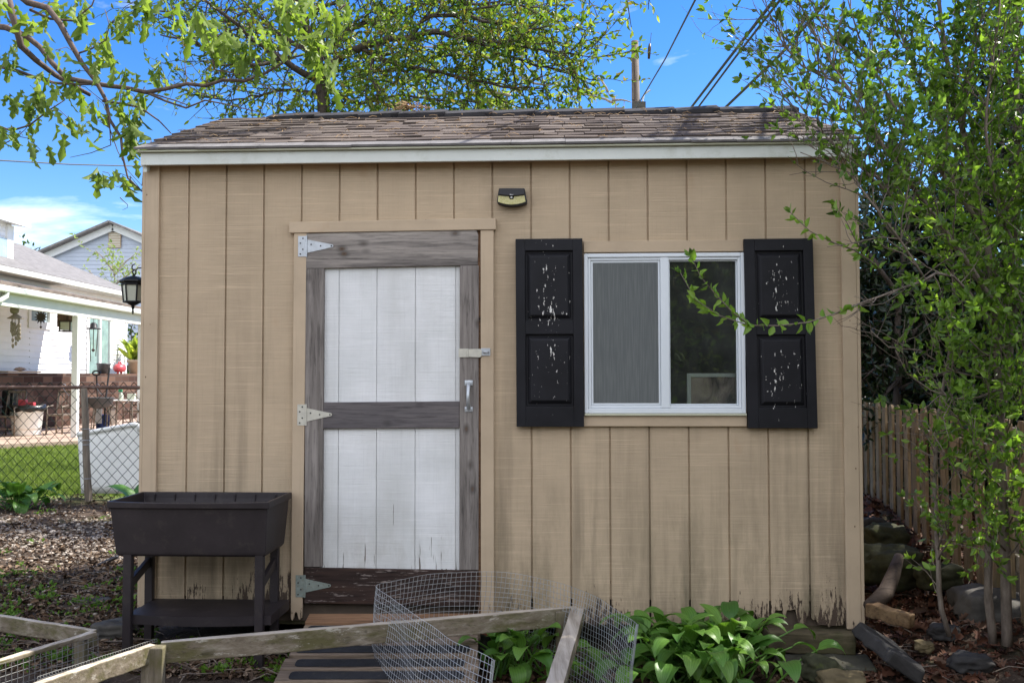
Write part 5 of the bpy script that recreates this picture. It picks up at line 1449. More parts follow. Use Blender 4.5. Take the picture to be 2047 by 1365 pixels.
# ------------------------------------------------------------------ trees and shrubs
def spline(P, n):
    """n+1 smooth points through P"""
    L = [0]
    for a, b in zip(P[:-1], P[1:]): L.append(L[-1]+max(1e-6,(b-a).length))
    out = []
    for k in range(n+1):
        s = L[-1]*k/n; i = 0
        while i < len(L)-2 and s > L[i+1]: i += 1
        t = (s-L[i])/(L[i+1]-L[i]); p0, p1, p2, p3 = P[max(0,i-1)], P[i], P[i+1], P[min(len(P)-1,i+2)]
        out.append(.5*((2*p1)+(p2-p0)*t+(2*p0-5*p1+4*p2-p3)*t*t+(3*p1-p0-3*p2+p3)*t**3))
    return out
class Grow:
    def __init__(s, seed): s.r = random.Random(seed); s.mb = MB(); s.anch = []; s.adir = []; s.ak = []; s.stems = []
    def limb(s, pts, r0, r1, n=None, sides=7, wob=0, twig=True):
        L = sum((b-a).length for a, b in zip(pts[:-1], pts[1:])); n = n or max(4, int(L/.12))
        P = spline(pts, n)
        if wob: P = [p+Vector((s.r.uniform(-wob,wob), s.r.uniform(-wob,wob), s.r.uniform(-wob,wob))) if 0 < i < len(P)-1 else p for i, p in enumerate(P)]
        R = [r0+(r1-r0)*i/n for i in range(n+1)]
        s.mb.tube(P, R, sides); 
        if twig: s.stems.append((P, R, L))
        return P
    def twigs(s, per_m, length, r, bias=(0,0,.3), spread=1.0, along=.5, seg=4, start=.1, sub=0, sublen=.5, leafstep=.05, leafstart=.25, jitter=.25, kind=0, stems=None, flat=1.0, keep=None):
        R = s.r; new = []
        for P, RR, L in (stems if stems is not None else list(s.stems)):
            k = L*per_m; k = int(k)+(R.random() < k-int(k))
            for _ in range(k):
                t = start+(1-start)*R.random(); x = t*(len(P)-1); i = min(len(P)-2, int(x)); p = P[i].lerp(P[i+1], x-i)
                if keep and not keep(p): continue
                tan = (P[i+1]-P[i]).normalized()
                d = Vector((R.gauss(0,1), R.gauss(0,1)*flat, R.gauss(0,1))).normalized()*spread + tan*along + Vector(bias)
                d.normalize(); l = length*R.uniform(.45,1.25)
                Q = [p]; dd = d.copy()
                for q in range(seg):
                    dd = (dd+Vector((R.gauss(0,1),R.gauss(0,1),R.gauss(0,1)))*jitter+Vector(bias)*.12).normalized(); Q.append(Q[-1]+dd*(l/seg))
                r0 = min(r, RR[i]*.7)
                s.mb.tube(Q, [r0+(r*.3-r0)*q/seg for q in range(seg+1)], 4, caps=False)
                new.append((Q, [r0]*len(Q), l)); s.leafline(Q, l, leafstep, leafstart, kind)
        if sub:
            st = new; s.twigs(sub, sublen, r*.6, bias, spread, along, seg, .15, 0, 0, leafstep, leafstart, jitter, kind, st, flat, keep)
        return new
    def leafline(s, Q, l, step, start, kind=0):
        R = s.r; n = max(1, int(l*(1-start)/step))
        for k in range(n):
            t = start+(1-start)*(k+R.random())/n; x = t*(len(Q)-1); i = min(len(Q)-2, int(x)); p = Q[i].lerp(Q[i+1], x-i)
            tan = (Q[i+1]-Q[i]).normalized()
            d = (tan*.7+Vector((R.gauss(0,1),R.gauss(0,1),R.gauss(0,1)))*.75+Vector((0,0,.15))).normalized()
            s.anch.append(p); s.adir.append(d); s.ak.append(kind)
        s.anch.append(Q[-1]); s.adir.append((Q[-1]-Q[-2]).normalized()); s.ak.append(kind+10)
def px3(pts, Y): 
    return [at(p[0], p[1], p[2] if len(p) > 2 else Y) for p in pts]

# ---- oak at the upper left, hanging over the yard
def oak():
    g = Grow(21)
    root = thing('oak_tree', 'oak tree with drooping young bright green lobed leaves reaching in over the yard', 'tree', (-4.6, 6.0, gz(-4.6,6)))
    tb = Vector((-4.6,6.0,-.05))
    g.limb([tb, tb+Vector((.05,0,1.5)), tb+Vector((-.02,.05,3)), tb+Vector((.1,0,4.6)), tb+Vector((.5,.2,6.5))], .17, .08, sides=12, twig=False)
    L = []
    def br(pts, r0, r1, Y=5.7, n=None, sides=7): P = g.limb(px3(pts, Y), r0, r1, n, sides, .004); return P
    tp = at(-150,60,5.9)
    g.limb([tb+Vector((0,.05,3.3)), at(-120,70,5.9), at(-40,55,5.8)], .06, .028, sides=8)
    br([(-40,55,5.8),(0,53),(68,82),(96,116),(130,154),(195,169),(239,174),(294,186),(369,168),(410,174),(438,159),(496,161),(581,116),(598,68),(606,20)], .020, .006)
    g.limb([tb+Vector((.1,0,4.4)), at(-40,-60,5.7), at(20,15,5.6), at(32,50,5.6), at(38,85,5.6), at(60,110,5.7), at(110,150,5.8), at(180,190,5.8)], .05, .012)
    g.limb([tb+Vector((.2,0,5)), at(0,-50,5.5), at(44,0,5.5), at(96,17,5.5), at(130,65,5.5), at(154,113,5.55), at(195,168,5.6), at(212,202,5.6), at(219,239,5.6), at(246,284,5.6), at(246,318,5.6), at(260,366,5.6), at(284,383,5.6)], .045, .004)
    br([(205,202),(284,217),(342,267)], .009, .003, 5.6)
    br([(-60,120,5.9),(0,133),(58,150),(120,168),(205,171),(300,186),(380,212)], .014, .003, 5.7)
    br([(294,186),(369,215),(410,202),(479,215),(534,229)], .008, .002)
    br([(-60,240,5.7),(0,250),(38,263),(113,209),(130,200)], .009, .003)
    br([(212,205),(222,284),(191,304),(140,315)], .005, .0015, 5.6)
    br([(212,215),(225,280),(250,330),(284,372)], .004, .0015, 5.62)
    br([(154,108),(205,89),(219,51),(210,20)], .006, .002, 5.55)
    br([(60,20),(130,45),(180,15),(200,-30)], .009, .003, 5.55)
    br([(581,116),(640,100),(660,60)], .006, .002)
    br([(560,-30),(570,10),(595,60),(598,80)], .012, .005)
    br([(240,395),(256,412),(245,420)], .003, .001, 5.6); br([(260,366),(240,374),(228,368)], .003, .001, 5.6)
    br([(0,290),(40,270),(60,245)], .004, .0015)
    br([(430,140),(480,150),(590,205)], .004, .0015); br([(690,10),(650,50),(640,80)], .006, .002)
    cl = [(75,50,2),(20,20,3),(118,25,4),(30,120,3),(60,190,4),(62,215,2),(18,205,3),(95,180,4),(140,185,3),(135,185,2),(232,70,4),(258,55,5),(282,15,5),(172,55,4),(152,15,4),(400,55,4),(392,70,4),(442,100,6),(482,110,6),(422,90,5),(458,90,5),(562,20,4),(585,65,6),(620,95,7),(648,140,7),(642,95,6),(660,40,6),(592,205,3),(206,145,4),(245,160,4),(252,200,3),(228,225,4),(265,235,5),(258,270,4),(192,215,3),(58,235,3),(90,220,2),(100,250,2),(140,258,2),(172,262,3),(15,275,3),(45,290,2),(82,320,1),(205,362,4),(262,375,4),(240,366,2),(290,325,2),(575,10,5),(655,170,5),(690,25,4),(560,95,3),(320,150,3),(360,60,3),(330,20,4),(285,200,3),(110,120,3),(215,100,4),(415,60,4),(500,130,5),(520,90,4),(600,10,4),(630,20,5),(12,140,3),(50,60,3),(180,110,3),(280,290,3),(262,300,3),(150,160,3)]
    P, D, Sz = [], [], []
    r = random.Random(3)
    for px, py, n in cl:
        Y = 5.6+r.uniform(-.25,.25); c = at(px, py, Y)
        # a stalk from the closest branch point
        best, bd = None, 9
        for PP, _, _ in g.stems:
            for q in PP:
                d = (q-c).length
                if d < bd: bd, best = d, q
        top = c+Vector((0,0,.055))
        if .03 < bd < .8: g.mb.tube([best, best.lerp(top,.5)+Vector((0,0,.03)), top], [.0028,.002,.0018], 4, caps=False)
        for k in range(int(n*1.9)+1):
            a = r.uniform(0, 2*pi); dn = r.uniform(-1.6,-.45)
            P.append(top+Vector((r.gauss(0,.034), r.gauss(0,.05), r.gauss(0,.032)))); D.append((cos(a)*.55, sin(a)*.55, dn*1.2)); Sz.append(r.uniform(.065,.15))
    # leaves out of the picture, above and to the left, so that the tree is a whole one
    for k in range(900):
        a = r.uniform(0,2*pi); q = r.random()**.5*1.7
        P.append(Vector((-5.6+q*cos(a)*1.1, 6.2+q*sin(a), 5.2+r.uniform(-.6,1.4)))); D.append((cos(a)*.7,sin(a)*.7,-.9)); Sz.append(r.uniform(.09,.17))
    V, fs = leafmesh(P, D, Sz, 'oak', .42, .45, .24, 5)
    npmesh('crown', V, fs, M['leaf_oak'], root)
    g.mb.build('trunk', M['bark_oak'], root, smooth=True)
oak()

# ---- spreading tree behind the shed
def midtree():
    Y = 12.0; g = Grow(33)
    base = at(648, 240, Y); base = Vector((base.x, Y, 0))
    root = thing('spreading_tree', 'dark limbed broadleaf tree with small mixed green leaves spreading behind the shed roof', 'tree', base)
    P = px3([(648,235),(640,170),(632,110),(606,40),(590,-60)], Y)
    g.limb([base, base.lerp(P[0],.5)+Vector((.05,0,0)), *P], .16, .05, sides=12)
    def br(pts, r0=.05, r1=.008): g.limb([at(p[0],p[1],Y+(p[2] if len(p)>2 else 0)) for p in pts], r0, r1, None, 7, .015)
    br([(640,160),(690,110,-.3),(760,85,-.6),(820,75,-.9),(870,62,-1),(930,78,-1.1),(1000,85,-1.2),(1090,102,-1.3),(1160,112,-1.3)], .06)
    br([(636,120),(700,60,.3),(780,30,.6),(860,5,.8),(960,8,.9),(1060,-10,1)], .05)
    br([(820,75,-.9),(850,40,-1),(905,30,-1.1),(980,45,-1.2),(1060,60,-1.2),(1110,50,-1.2)], .03)
    br([(720,98,-.4),(800,130,-.9),(900,150,-1.1),(1000,172,-1.2),(1090,176,-1.2)], .035)
    br([(642,175),(720,205,.5),(800,190,.6),(880,200,.6),(960,205,.6)], .03)
    br([(638,165),(580,130,-.2),(520,90,-.5),(460,40,-.7),(420,10,-.8),(370,-30,-.8)], .05)
    br([(560,118,-.3),(500,130,-.6),(430,105,-.8),(370,80,-.9),(320,70,-1)], .028)
    br([(630,110),(560,70,.4),(500,20,.7),(450,-30,.9)], .045)
    br([(644,190),(580,180,.5),(520,190,.8),(450,200,1),(390,190,1)], .025)
    br([(606,40),(680,0,.2),(760,-20,.4)], .035)
    br([(500,20,.7),(430,50,.7),(350,40,.8),(300,20,.9)], .02)
    for q in ([(600,-60),(560,-200,.3),(500,-380,.5)],[(595,-40),(480,-140,-.6),(360,-250,-1),(250,-300,-1.2)],[(560,-200,.3),(420,-330,1),(300,-450,1.5)]): br(q, .04)  # unseen limbs above the frame, added to throw dappled shade on the lawn
    br([(930,78,-1.1),(1010,110,-1),(1090,135,-1),(1180,160,-1)], .02)
    br([(905,30,-1.1),(1000,10,-1),(1080,15,-1)], .018)
    br([(760,85,-.6),(740,140,-.8),(760,190,-.9),(800,220,-.9)], .02)
    def keep(p): return True
    g.twigs(14, .8, .009, (0,0,.08), .9, .55, 4, .12, 4.8, .40, .042, .15, .25, 0, None, .8)
    A = np.array(g.anch); D = np.array(g.adir); rs = np.random.RandomState(8)
    print('midtree leaves', len(A))
    # sparser on the left where single leaves stand out against the sky
    sc = (A[:,0]-(-1.0))/ -3.0
    kp = rs.random(len(A)) > np.clip((-(A[:,0]) - 1.9)*.28, 0, .5)
    A, D = A[kp], D[kp]
    V, fs = leafmesh(A, D, rs.uniform(.05,.092,len(A)), 'oval', .5, .2, .2, 6)
    npmesh('crown', V, fs, M['leaf_mid'], root)
    g.mb.build('trunk', M['bark_dark'], root, smooth=True)
midtree()

def paletree(name, label, px, Y, limbs, seed, mat, leaf, base_px=None, r0=.06, per=6, tl=.7, sub=2.5, step=.08, bark='bark_pale'):
    g = Grow(seed); b = at(px, 260, Y); b = Vector((b.x, Y, 0))
    root = thing(name, label, 'tree', b)
    for i, pts in enumerate(limbs):
        P = [at(p[0],p[1],Y+(p[2] if len(p)>2 else 0)) for p in pts]
        if i == 0: P = [b, b.lerp(P[0],.5)+Vector((.06,0,0))]+P
        g.limb(P, r0 if i == 0 else r0*.55, .01, None, 7, .012)
    st = [(P[len(P)//2:], R[len(P)//2:], L*.5) if i == 0 else (P, R, L) for i, (P, R, L) in enumerate(g.stems)]
    g.twigs(per, tl, .008, (0,0,.05), 1, .5, 4, .1, sub, tl*.5, step, .15, .25, 0, st)
    A = np.array(g.anch); D = np.array(g.adir); rs = np.random.RandomState(seed)
    D = D+np.array([0,0,-.5])
    V, fs = leafmesh(A, D, rs.uniform(leaf*.7,leaf*1.3,len(A)), 'oval', .5, .3, .2, seed)
    npmesh('crown', V, fs, M[mat], root); g.mb.build('trunk', M[bark], root, smooth=True)
    print(name, len(A))
paletree('pale_tree', 'pale yellow-green tree with a forked gray trunk behind the middle of the shed ridge', 1012, 17.5,
         [[(1012,225),(1020,190),(1032,160),(1045,140)],[(1045,140),(1000,120,.3),(930,110,.5),(850,95,.6),(780,110,.6)],[(1020,190),(960,185,-.4),(880,190,-.5),(800,200,-.5),(730,195,-.4)],[(1040,150),(1080,170,-.3),(1120,165,-.4)],[(1045,140),(1040,100,0),(1010,60,.2),(960,30,.3)]], 41, 'leaf_pale', .115, per=5, tl=.8)
paletree('pale_tree', 'small pale green tree whose top shows just left of the utility pole', 1245, 22,
         [[(1232,222),(1225,200),(1215,185)],[(1225,205),(1195,195,.3),(1160,190,.4),(1120,205,.5)],[(1225,200),(1245,200,-.2),(1262,205,-.2)],[(1215,185),(1205,165,0),(1190,150,.2)]], 43, 'leaf_pale', .12, per=2.6, tl=.6, sub=1.6, step=.12)
paletree('feathery_tree', 'soft pale green feathery tree standing before the blue-gray gable', 225, 38,
         [[(232,640),(230,590),(228,550),(225,520)],[(228,580),(200,560,.5),(175,540,.6)],[(228,570),(255,550,-.5),(280,530,-.6)],[(225,540),(205,515,.3),(190,500,.3)],[(228,550),(250,525,.3),(275,505,.5)],[(230,600),(265,590,-.6),(300,570,-.6)],[(228,600),(200,590,.5),(185,575,.6)]], 44, 'leaf_soft', .15, per=4.5, tl=.9, sub=2, step=.13, r0=.09)

# ---- twigs high up at the top edge, nearer
def toptwig():
    g = Grow(51); Y = 9.0
    root = thing('overhanging_branch', 'few pale leafy twigs hanging from a tree above the top edge near the pole', 'branch', at(1265, -60, Y))
    P = g.limb(px3([(1180,-160),(1220,-70),(1250,-10),(1258,30),(1262,55)], Y), .02, .003)
    g.limb(px3([(1235,-40),(1280,-30),(1300,5),(1296,20)], Y), .01, .003)
    g.limb(px3([(1220,-70),(1180,-20),(1178,10)], Y), .01, .003)
    g.limb(px3([(1200,-110),(1130,-40),(1110,10),(1112,22)], Y), .01, .003)
    g.twigs(7, .16, .003, (0,0,-.3), .8, .4, 3, .5, 0, .1, .035, .1)
    rs = np.random.RandomState(2); A = np.array(g.anch); D = np.array(g.adir)+np.array([0,0,-.8])
    V, fs = leafmesh(A, D, rs.uniform(.05,.09,len(A)), 'oval', .45, .3, .2, 2)
    npmesh('leaves', V, fs, M['leaf_pale'], root); g.mb.build('twig', M['bark_dark'], root, smooth=True)
toptwig()

# ---- the tall many-stemmed shrub on the right
def shrub():
    g = Grow(61); Y = 4.45
    b = gr(1990, 1275, .17)
    root = thing('tall_shrub', 'tall many-stemmed shrub with fresh green leaves arching over the shed corner and window', 'shrub', (b.x, b.y, .1))
    def br(pts, r0, r1, sides=7, twig=True): return g.limb([at(p[0],p[1],Y+(p[2] if len(p)>2 else 0)) for p in pts], r0, r1, None, sides, .003, twig)
    br([(2013,1290,.25),(2010,1150,.25),(2003,950,.2),(1996,760,.2),(1988,600,.2),(1965,440,.25),(1925,270,.3),(1890,110,.4),(1870,-60,.5)], .026, .009, 9)
    br([(1985,1285,.3),(1975,1150,.3),(1985,950,.3),(2018,700,.3),(2030,500,.35),(2036,300,.4),(2030,100,.5),(2035,-60,.5)], .021, .009, 9)
    br([(1898,1270,.2),(1882,1220,.2),(1874,1100,.2),(1868,960,.25),(1880,800,.3),(1905,650,.35),(1900,480,.4)], .013, .006)
    br([(2070,1290,.1),(2062,1000,.1),(2050,700,.1),(2075,400,.2),(2060,100,.3)], .02, .009)
    br([(1988,610,.2),(1930,520,.1),(1860,420,0),(1800,340,-.05),(1740,250,-.05),(1690,170,0),(1640,90,.1),(1600,10,.15),(1570,-40,.2)], .014, .003)
    br([(1970,460,.25),(1900,370,.2),(1830,280,.2),(1770,180,.2),(1720,80,.25),(1690,-20,.3)], .012, .003)
    br([(1945,360,.25),(1880,250,.35),(1830,140,.4),(1790,40,.4),(1770,-40,.4)], .011, .003)
    br([(1925,270,.3),(1935,160,.2),(1960,60,.2),(1965,-30,.2)], .010, .003)
    br([(2030,500,.3),(1990,380,.2),(1970,250,.1),(1985,120,.1),(2000,-10,.1)], .011, .003)
    br([(1860,420,0),(1790,400,-.1),(1730,340,-.15),(1680,300,-.15),(1630,255,-.1),(1580,210,0),(1545,170,.1)], .009, .002)
    br([(1800,340,0),(1760,290,.2),(1700,230,.3),(1640,205,.35),(1590,190,.4),(1540,130,.45),(1500,95,.5)], .008, .002)
    br([(1690,170,0),(1640,150,.1),(1590,120,.2),(1550,60,.2),(1530,0,.3),(1520,-40,.3)], .006, .002)
    br([(1700,110,.2),(1650,60,.2),(1620,0,.2),(1610,-40,.2)], .006, .002)
    br([(1990,650,.15),(1900,548,0),(1850,560,-.1),(1790,580,-.2),(1718,607,-.25)], .008, .0046)
    pw = []
    nb = [(1718,607,-.25),(1660,632,-.3),(1600,648,-.3),(1540,650,-.3),(1480,648,-.3),(1430,628,-.3),(1395,605,-.3),(1372,570,-.3),(1360,545,-.3)]
    n1 = br(nb, .0045, .0014, 6, False)
    n2 = br([(1500,650,-.3),(1470,630,-.3),(1440,600,-.32),(1405,560,-.33),(1388,530,-.33),(1382,512,-.33)], .0035, .0012, 6, False)
    n3 = br([(1760,540,.0),(1710,500,-.15),(1670,487,-.2),(1640,475,-.2),(1605,450,-.2),(1580,425,-.2)], .005, .0015, 6, False)
    n4 = br([(1725,510,-.1),(1705,470,-.2),(1690,440,-.2),(1675,420,-.2)], .004, .0015, 6, False)
    n5 = br([(1850,560,-.1),(1800,480,-.15),(1740,400,-.2),(1690,340,-.2),(1640,320,-.2),(1600,305,-.2)], .006, .002, 6, True)
    n6 = br([(1690,340,-.2),(1650,300,-.2),(1610,290,-.15)], .004, .0015, 6, True)
    low = br([(1990,780,.1),(1930,800,0),(1860,780,-.05),(1800,735,-.1),(1790,700,-.1)], .006, .002)
    lo2 = br([(1996,760,.2),(1900,740,.1),(1840,700,0),(1760,690,0),(1740,660,0)], .006, .002)
    lo3 = br([(2000,900,.2),(1950,960,.05),(1900,930,-.02),(1870,870,-.05),(1850,840,0)], .006, .002)
    lo4 = br([(1874,1100,.2),(1900,1030,.1),(1940,990,.1),(1960,940,.1)], .005, .002)
    lo5 = br([(2010,1100,.2),(1960,1060,.1),(1930,1090,.1),(1900,1080,.1)], .005, .002)
    lo6 = br([(2013,1000,.2),(2030,960,0),(2040,900,-.1),(2030,850,-.1)], .005, .002)
    lo7 = br([(1985,950,.3),(1930,860,.25),(1890,760,.2),(1850,640,.2)], .006, .002)
    for q in ([(2000,820,.2),(1950,850,.05),(1905,830,-.05),(1880,790,-.1)],[(2005,880,.2),(2030,820,0),(2045,760,-.1)],[(2005,980,.2),(1965,930,0),(1945,880,-.1),(1950,830,-.1)],[(2010,1060,.2),(2035,1010,.0),(2050,950,-.1)],[(2010,1150,.2),(1975,1100,.0),(1950,1040,-.05),(1945,1000,-.05)],[(1875,1120,.2),(1900,1080,.05),(1930,1060,0)],[(2000,720,.2),(1955,700,.0),(1920,650,-.1)],[(2008,1120,.2),(2040,1080,.05),(2060,1020,0)],[(1998,850,.2),(1975,780,.0),(1965,720,-.1)],[(1872,1000,.2),(1900,960,.1),(1915,900,0)]):
        br(q, .005, .002)
    def keep(p):
        # keep the wall clear: twigs only where the shrub stands (right of the shed) or above the eave
        return True
    up = [st for st in g.stems if st[0][-1].z > 2.2]; lw = [st for st in g.stems if st[0][-1].z <= 2.2]
    def cut(st):   # leave the bare lower metre of the main stems
        P, R, L = st; k = next((i for i, p in enumerate(P) if p.z > 1.0), 0); f = 1-k/len(P)
        return (P[k:], R[k:], L*f)
    g.twigs(27, .36, .0038, (-.06,-.02,.42), .75, .55, 4, .08, 6.5, .17, .026, .12, .2, 0, [cut(s) for s in up], .9)
    g.twigs(15, .27, .0033, (-.05,-.05,.3), .8, .6, 4, .1, 5.0, .13, .026, .12, .2, 0, lw, .9)
    for Q, st, stp in ((n1,.0,.017),(n2,.0,.016),(n3,.0,.018),(n4,.0,.018)):
        l = sum((b-a).length for a, b in zip(Q[:-1], Q[1:])); g.leafline(Q, l, stp, st, 1)
    A = np.array(g.anch); D = np.array(g.adir); K = np.array(g.ak); rs = np.random.RandomState(9)
    # nothing grows through the shed wall or in front of its bare face
    SX = (A[:,0]-SOX)*CP+(A[:,1]-SOY)*SP; SYl = -(A[:,0]-SOX)*SP+(A[:,1]-SOY)*CP
    bad = (SX < XR+.02) & (A[:,2] < 2.42) & (K%10 == 0) & (SX < XR-.02-np.clip((A[:,2]-1.9)*.8,0,.4))
    bad |= (SX < XR+.03) & (SYl > -.03) & (A[:,2] < 2.6)
    A, D, K = A[~bad], D[~bad], K[~bad]
    # airy sprigs towards the shed, dense growth to the right
    pxl = 1023.5+A[:,0]/A[:,1]*1900
    low_ = A[:,2] < 1.75
    thin = np.where(low_, np.clip((1930-pxl)/90, 0, 1)*.62, np.clip((1900-pxl)/280, 0, 1)*.66)
    kp = (rs.random(len(A)) > thin) | (K%10 == 1)
    A, D, K = A[kp], D[kp], K[kp]
    tip = K >= 10
    print('shrub leaves', len(A), tip.sum())
    sz = rs.uniform(.022,.046,len(A))*np.where(K%10 == 1, 1.3, 1)
    V1 = leafmesh(A[~tip], D[~tip], sz[~tip], 'oval', .56, .25, .25, 7)
    # fresh tips: a rosette of brighter leaves at each twig's end
    TA = np.repeat(A[tip], 4, axis=0); TD = np.repeat(D[tip], 4, axis=0)+rs.normal(size=(4*tip.sum(),3))*.75
    ts = np.where(np.repeat(K[tip],4)%10 == 1, 1.0, 1)
    V2 = leafmesh(TA, TD, rs.uniform(.030,.058,len(TA))*ts, 'oval', .48, .2, .25, 8)
    V, fs = merge([V1, V2]); n1_ = len(A[~tip])*2; n2_ = len(TA)*2
    mi = np.zeros(n1_+n2_, dtype=np.int32); h_ = n1_//2; mi[:h_][K[~tip]%10 == 1] = 1; mi[h_:n1_][K[~tip]%10 == 1] = 1; sel = rs.random(len(TA)) < .45
    mi[n1_:n1_+len(TA)][sel] = 1; mi[n1_+len(TA):][sel] = 1
    npmesh('crown', V, fs, [M['leaf_shrub'], M['leaf_tip']], root, midx=mi)
    g.mb.build('trunk', M['bark_twig'], root, smooth=True)
shrub()

# ---- dark evergreens behind, on the right
def evergreen(name, label, pts_list, Y, seed, n_per, tl, mat, leaf, base, step=.05, sub=4, cat='tree', r0=.05, bark='bark_dark', droop=-.1, fill=(), shade_fill=()):
    g = Grow(seed); root = thing(name, label, cat, (base[0], base[1], gz(*base[:2])))
    for i, pts in enumerate(pts_list):
        P = [at(p[0],p[1],Y+(p[2] if len(p)>2 else 0)) for p in pts]
        if i == 0: P = [Vector((base[0],base[1],gz(*base[:2])-.05))]+P
        g.limb(P, r0 if i == 0 else r0*.5, .008, None, 7, .01)
    g.twigs(n_per, tl, .006, (0,0,droop), .9, .5, 4, .15, sub, tl*.5, step, .1, .25)
    top = g.stems[0][0][-1]
    for x, y, z, rad, n in shade_fill: g.limb([top, top.lerp(Vector((x,y,z)),.5)+Vector((0,0,.25)), Vector((x,y,z))], .03, .01, 6, 6, 0, False)
    for c, rad, n in [(at(f[0],f[1],Y+f[2]), f[3], f[4]) for f in fill]+[(Vector(f[:3]), f[3], f[4]) for f in shade_fill]:
        pass
        for k in range(n):
            d = Vector((g.r.gauss(0,1), g.r.gauss(0,.8), g.r.gauss(0,.8))); d = d/max(d.length,.01)*rad*g.r.random()**.4
            q = c+d*.55; e = c+d; e2 = e+Vector((g.r.gauss(0,.12), g.r.gauss(0,.12), g.r.gauss(-.05,.1)))
            g.mb.tube([q, e, e2], [.005,.004,.002], 3, caps=False); g.leafline([q, e, e2], (e-q).length+(e2-e).length, step, .05)
    A = np.array(g.anch); D = np.array(g.adir); rs = np.random.RandomState(seed)
    SX = (A[:,0]-SOX)*CP+(A[:,1]-SOY)*SP; SYl = -(A[:,0]-SOX)*SP+(A[:,1]-SOY)*CP
    kp = ~((SX < XR+.03) & (SYl < DEPTH+.05) & (A[:,2] < 2.7))
    A, D = A[kp], D[kp]; print(name, len(A))
    V, fs = leafmesh(A, D, rs.uniform(leaf*.7,leaf*1.3,len(A)), 'oval', .5, .25, .25, seed)
    npmesh('crown', V, fs, M[mat], root); g.mb.build('trunk', M[bark], root, smooth=True)
evergreen('holly_tree', 'dark glossy evergreen tree between the shed corner and the picket fence',
   [[(1800,900),(1795,700),(1800,560),(1820,430),(1850,320)],[(1797,760),(1750,690,.2),(1715,640,.3),(1690,560,.4)],[(1796,700),(1850,640,.2),(1900,600,.2),(1950,560,.3)],[(1800,600),(1760,540,-.2),(1720,480,-.1),(1700,420,0)],[(1810,500),(1870,470,.2),(1930,430,.3)],[(1795,760),(1770,790,-.3),(1745,830,-.3)],[(1797,780),(1840,760,-.2),(1890,750,-.1),(1930,770,0)],[(1830,400),(1780,380,.2),(1740,340,.3)],[(1795,740),(1760,730,-.3),(1725,760,-.3)]],
   8.5, 71, 9, .55, 'leaf_holly', .07, (3.65,8.6), .034, 5, fill=[(1745,700,.3,.35,90),(1800,650,.3,.45,110),(1870,700,.2,.35,90),(1760,580,.4,.35,70),(1740,480,.5,.3,50),(1820,520,.4,.45,100),(1930,640,.4,.5,120),(1960,720,.2,.4,100),(1900,560,.4,.4,90),(1720,630,.4,.25,50),(1750,420,.6,.3,40),(1850,440,.5,.4,70)])
evergreen('evergreen_tree', 'tall dark evergreen tree looming beyond the picket fence',
   [[(2020,800),(2020,500),(2030,250),(2040,0)],[(2020,640),(1950,610,.4),(1880,600,.6),(1820,620,.6)],[(2020,560),(1960,500,.3),(1900,470,.4)],[(2022,420),(1960,360,.3),(1910,330,.5)],[(2020,700),(1950,720,.3),(1880,740,.4),(1810,730,.5)],[(2025,330),(1980,250,.3),(1960,180,.4)],[(2020,600),(2080,560),(2140,540)],[(2025,300),(2090,230),(2130,200)],[(2020,780),(1960,800,.2),(1900,830,.3),(1830,850,.3)],[(2030,200),(2000,110,.2),(1985,30,.2)]],
   8.6, 73, 8, .7, 'leaf_holly', .08, (4.55,8.9), .045, 4, r0=.09, fill=[(1800,740,.6,.6,120),(1900,700,.6,.7,150),(2000,650,.4,.7,150),(2000,500,.4,.7,140),(1900,520,.6,.6,110),(2010,350,.4,.6,100),(2060,750,.4,.6,120),(2010,200,.5,.5,70),(1830,620,.8,.6,100),(1940,420,.6,.5,70)], shade_fill=[(3.5,6.5,5.3,1.2,67),(2.7,5,5.0,1.0,58),(4.2,5,5.0,1.2,67),(3.2,3.6,4.9,1.0,54),(5,7,5.2,1.3,67),(4.6,3.6,4.6,1.2,58),(2.5,2.6,4.6,.9,40),(6,7,5.6,1.4,76),(5.6,8.6,6,1.4,67),(6.5,5.5,5.6,1.4,76),(7,7.5,6.2,1.4,67),(5.4,5.6,5.2,1.2,58)])  # last list: unseen overhead canopy, added to shade the shrub and ground
evergreen('dark_bush', 'dark bush filling the gaps behind the picket fence',
   [[(2000,1000),(1980,900),(1960,840)],[(1990,960),(1920,930,.9),(1850,900,2),(1800,880,3)],[(2000,980),(2060,930),(2120,880)],[(1995,1000),(1920,1000,1.0),(1850,980,2.2)],[(1990,950),(1950,860,.6),(1900,840,1.2)],[(2000,1040),(1950,1050,.4)],[(2000,1000),(2050,1030),(2100,1020)]],
   7.6, 75, 10, .6, 'leaf_holly', .075, (4.0,7.7), .05, 4, cat='bush', fill=[(1800,900,3.6,.7,150),(1900,930,1.4,.55,150),(2000,950,.5,.5,150),(1760,860,4.2,.7,150),(1880,830,1.6,.5,110),(2000,860,.6,.5,110),(1790,960,3.4,.7,130),(1960,1040,.5,.4,100),(2080,980,.2,.4,80),(1840,890,2.4,.6,120),(1830,960,2.4,.5,100)])
# far bushes at the left, between the house corner and the shed
evergreen('garden_bush', 'mid-green bush seen between the white house corner and the shed',
   [[(268,760),(268,720),(265,690)],[(268,740),(255,700,.3),(250,660,.3)],[(268,730),(285,700),(295,660)],[(265,690),(262,660),(268,640)]],
   34, 77, 3.2, .9, 'leaf_hedge', .16, (at(268,760,34).x,34), .14, 3, cat='bush')
evergreen('roof_tree', 'treetop peeping over the ridge of the white house',
   [[(62,520),(62,505),(60,495)],[(62,505),(50,497),(44,492)],[(62,503),(72,498),(80,494)]],
   52, 79, 1.6, .7, 'leaf_hedge', .25, (at(62,520,52).x,52), .2, 2, r0=.12)

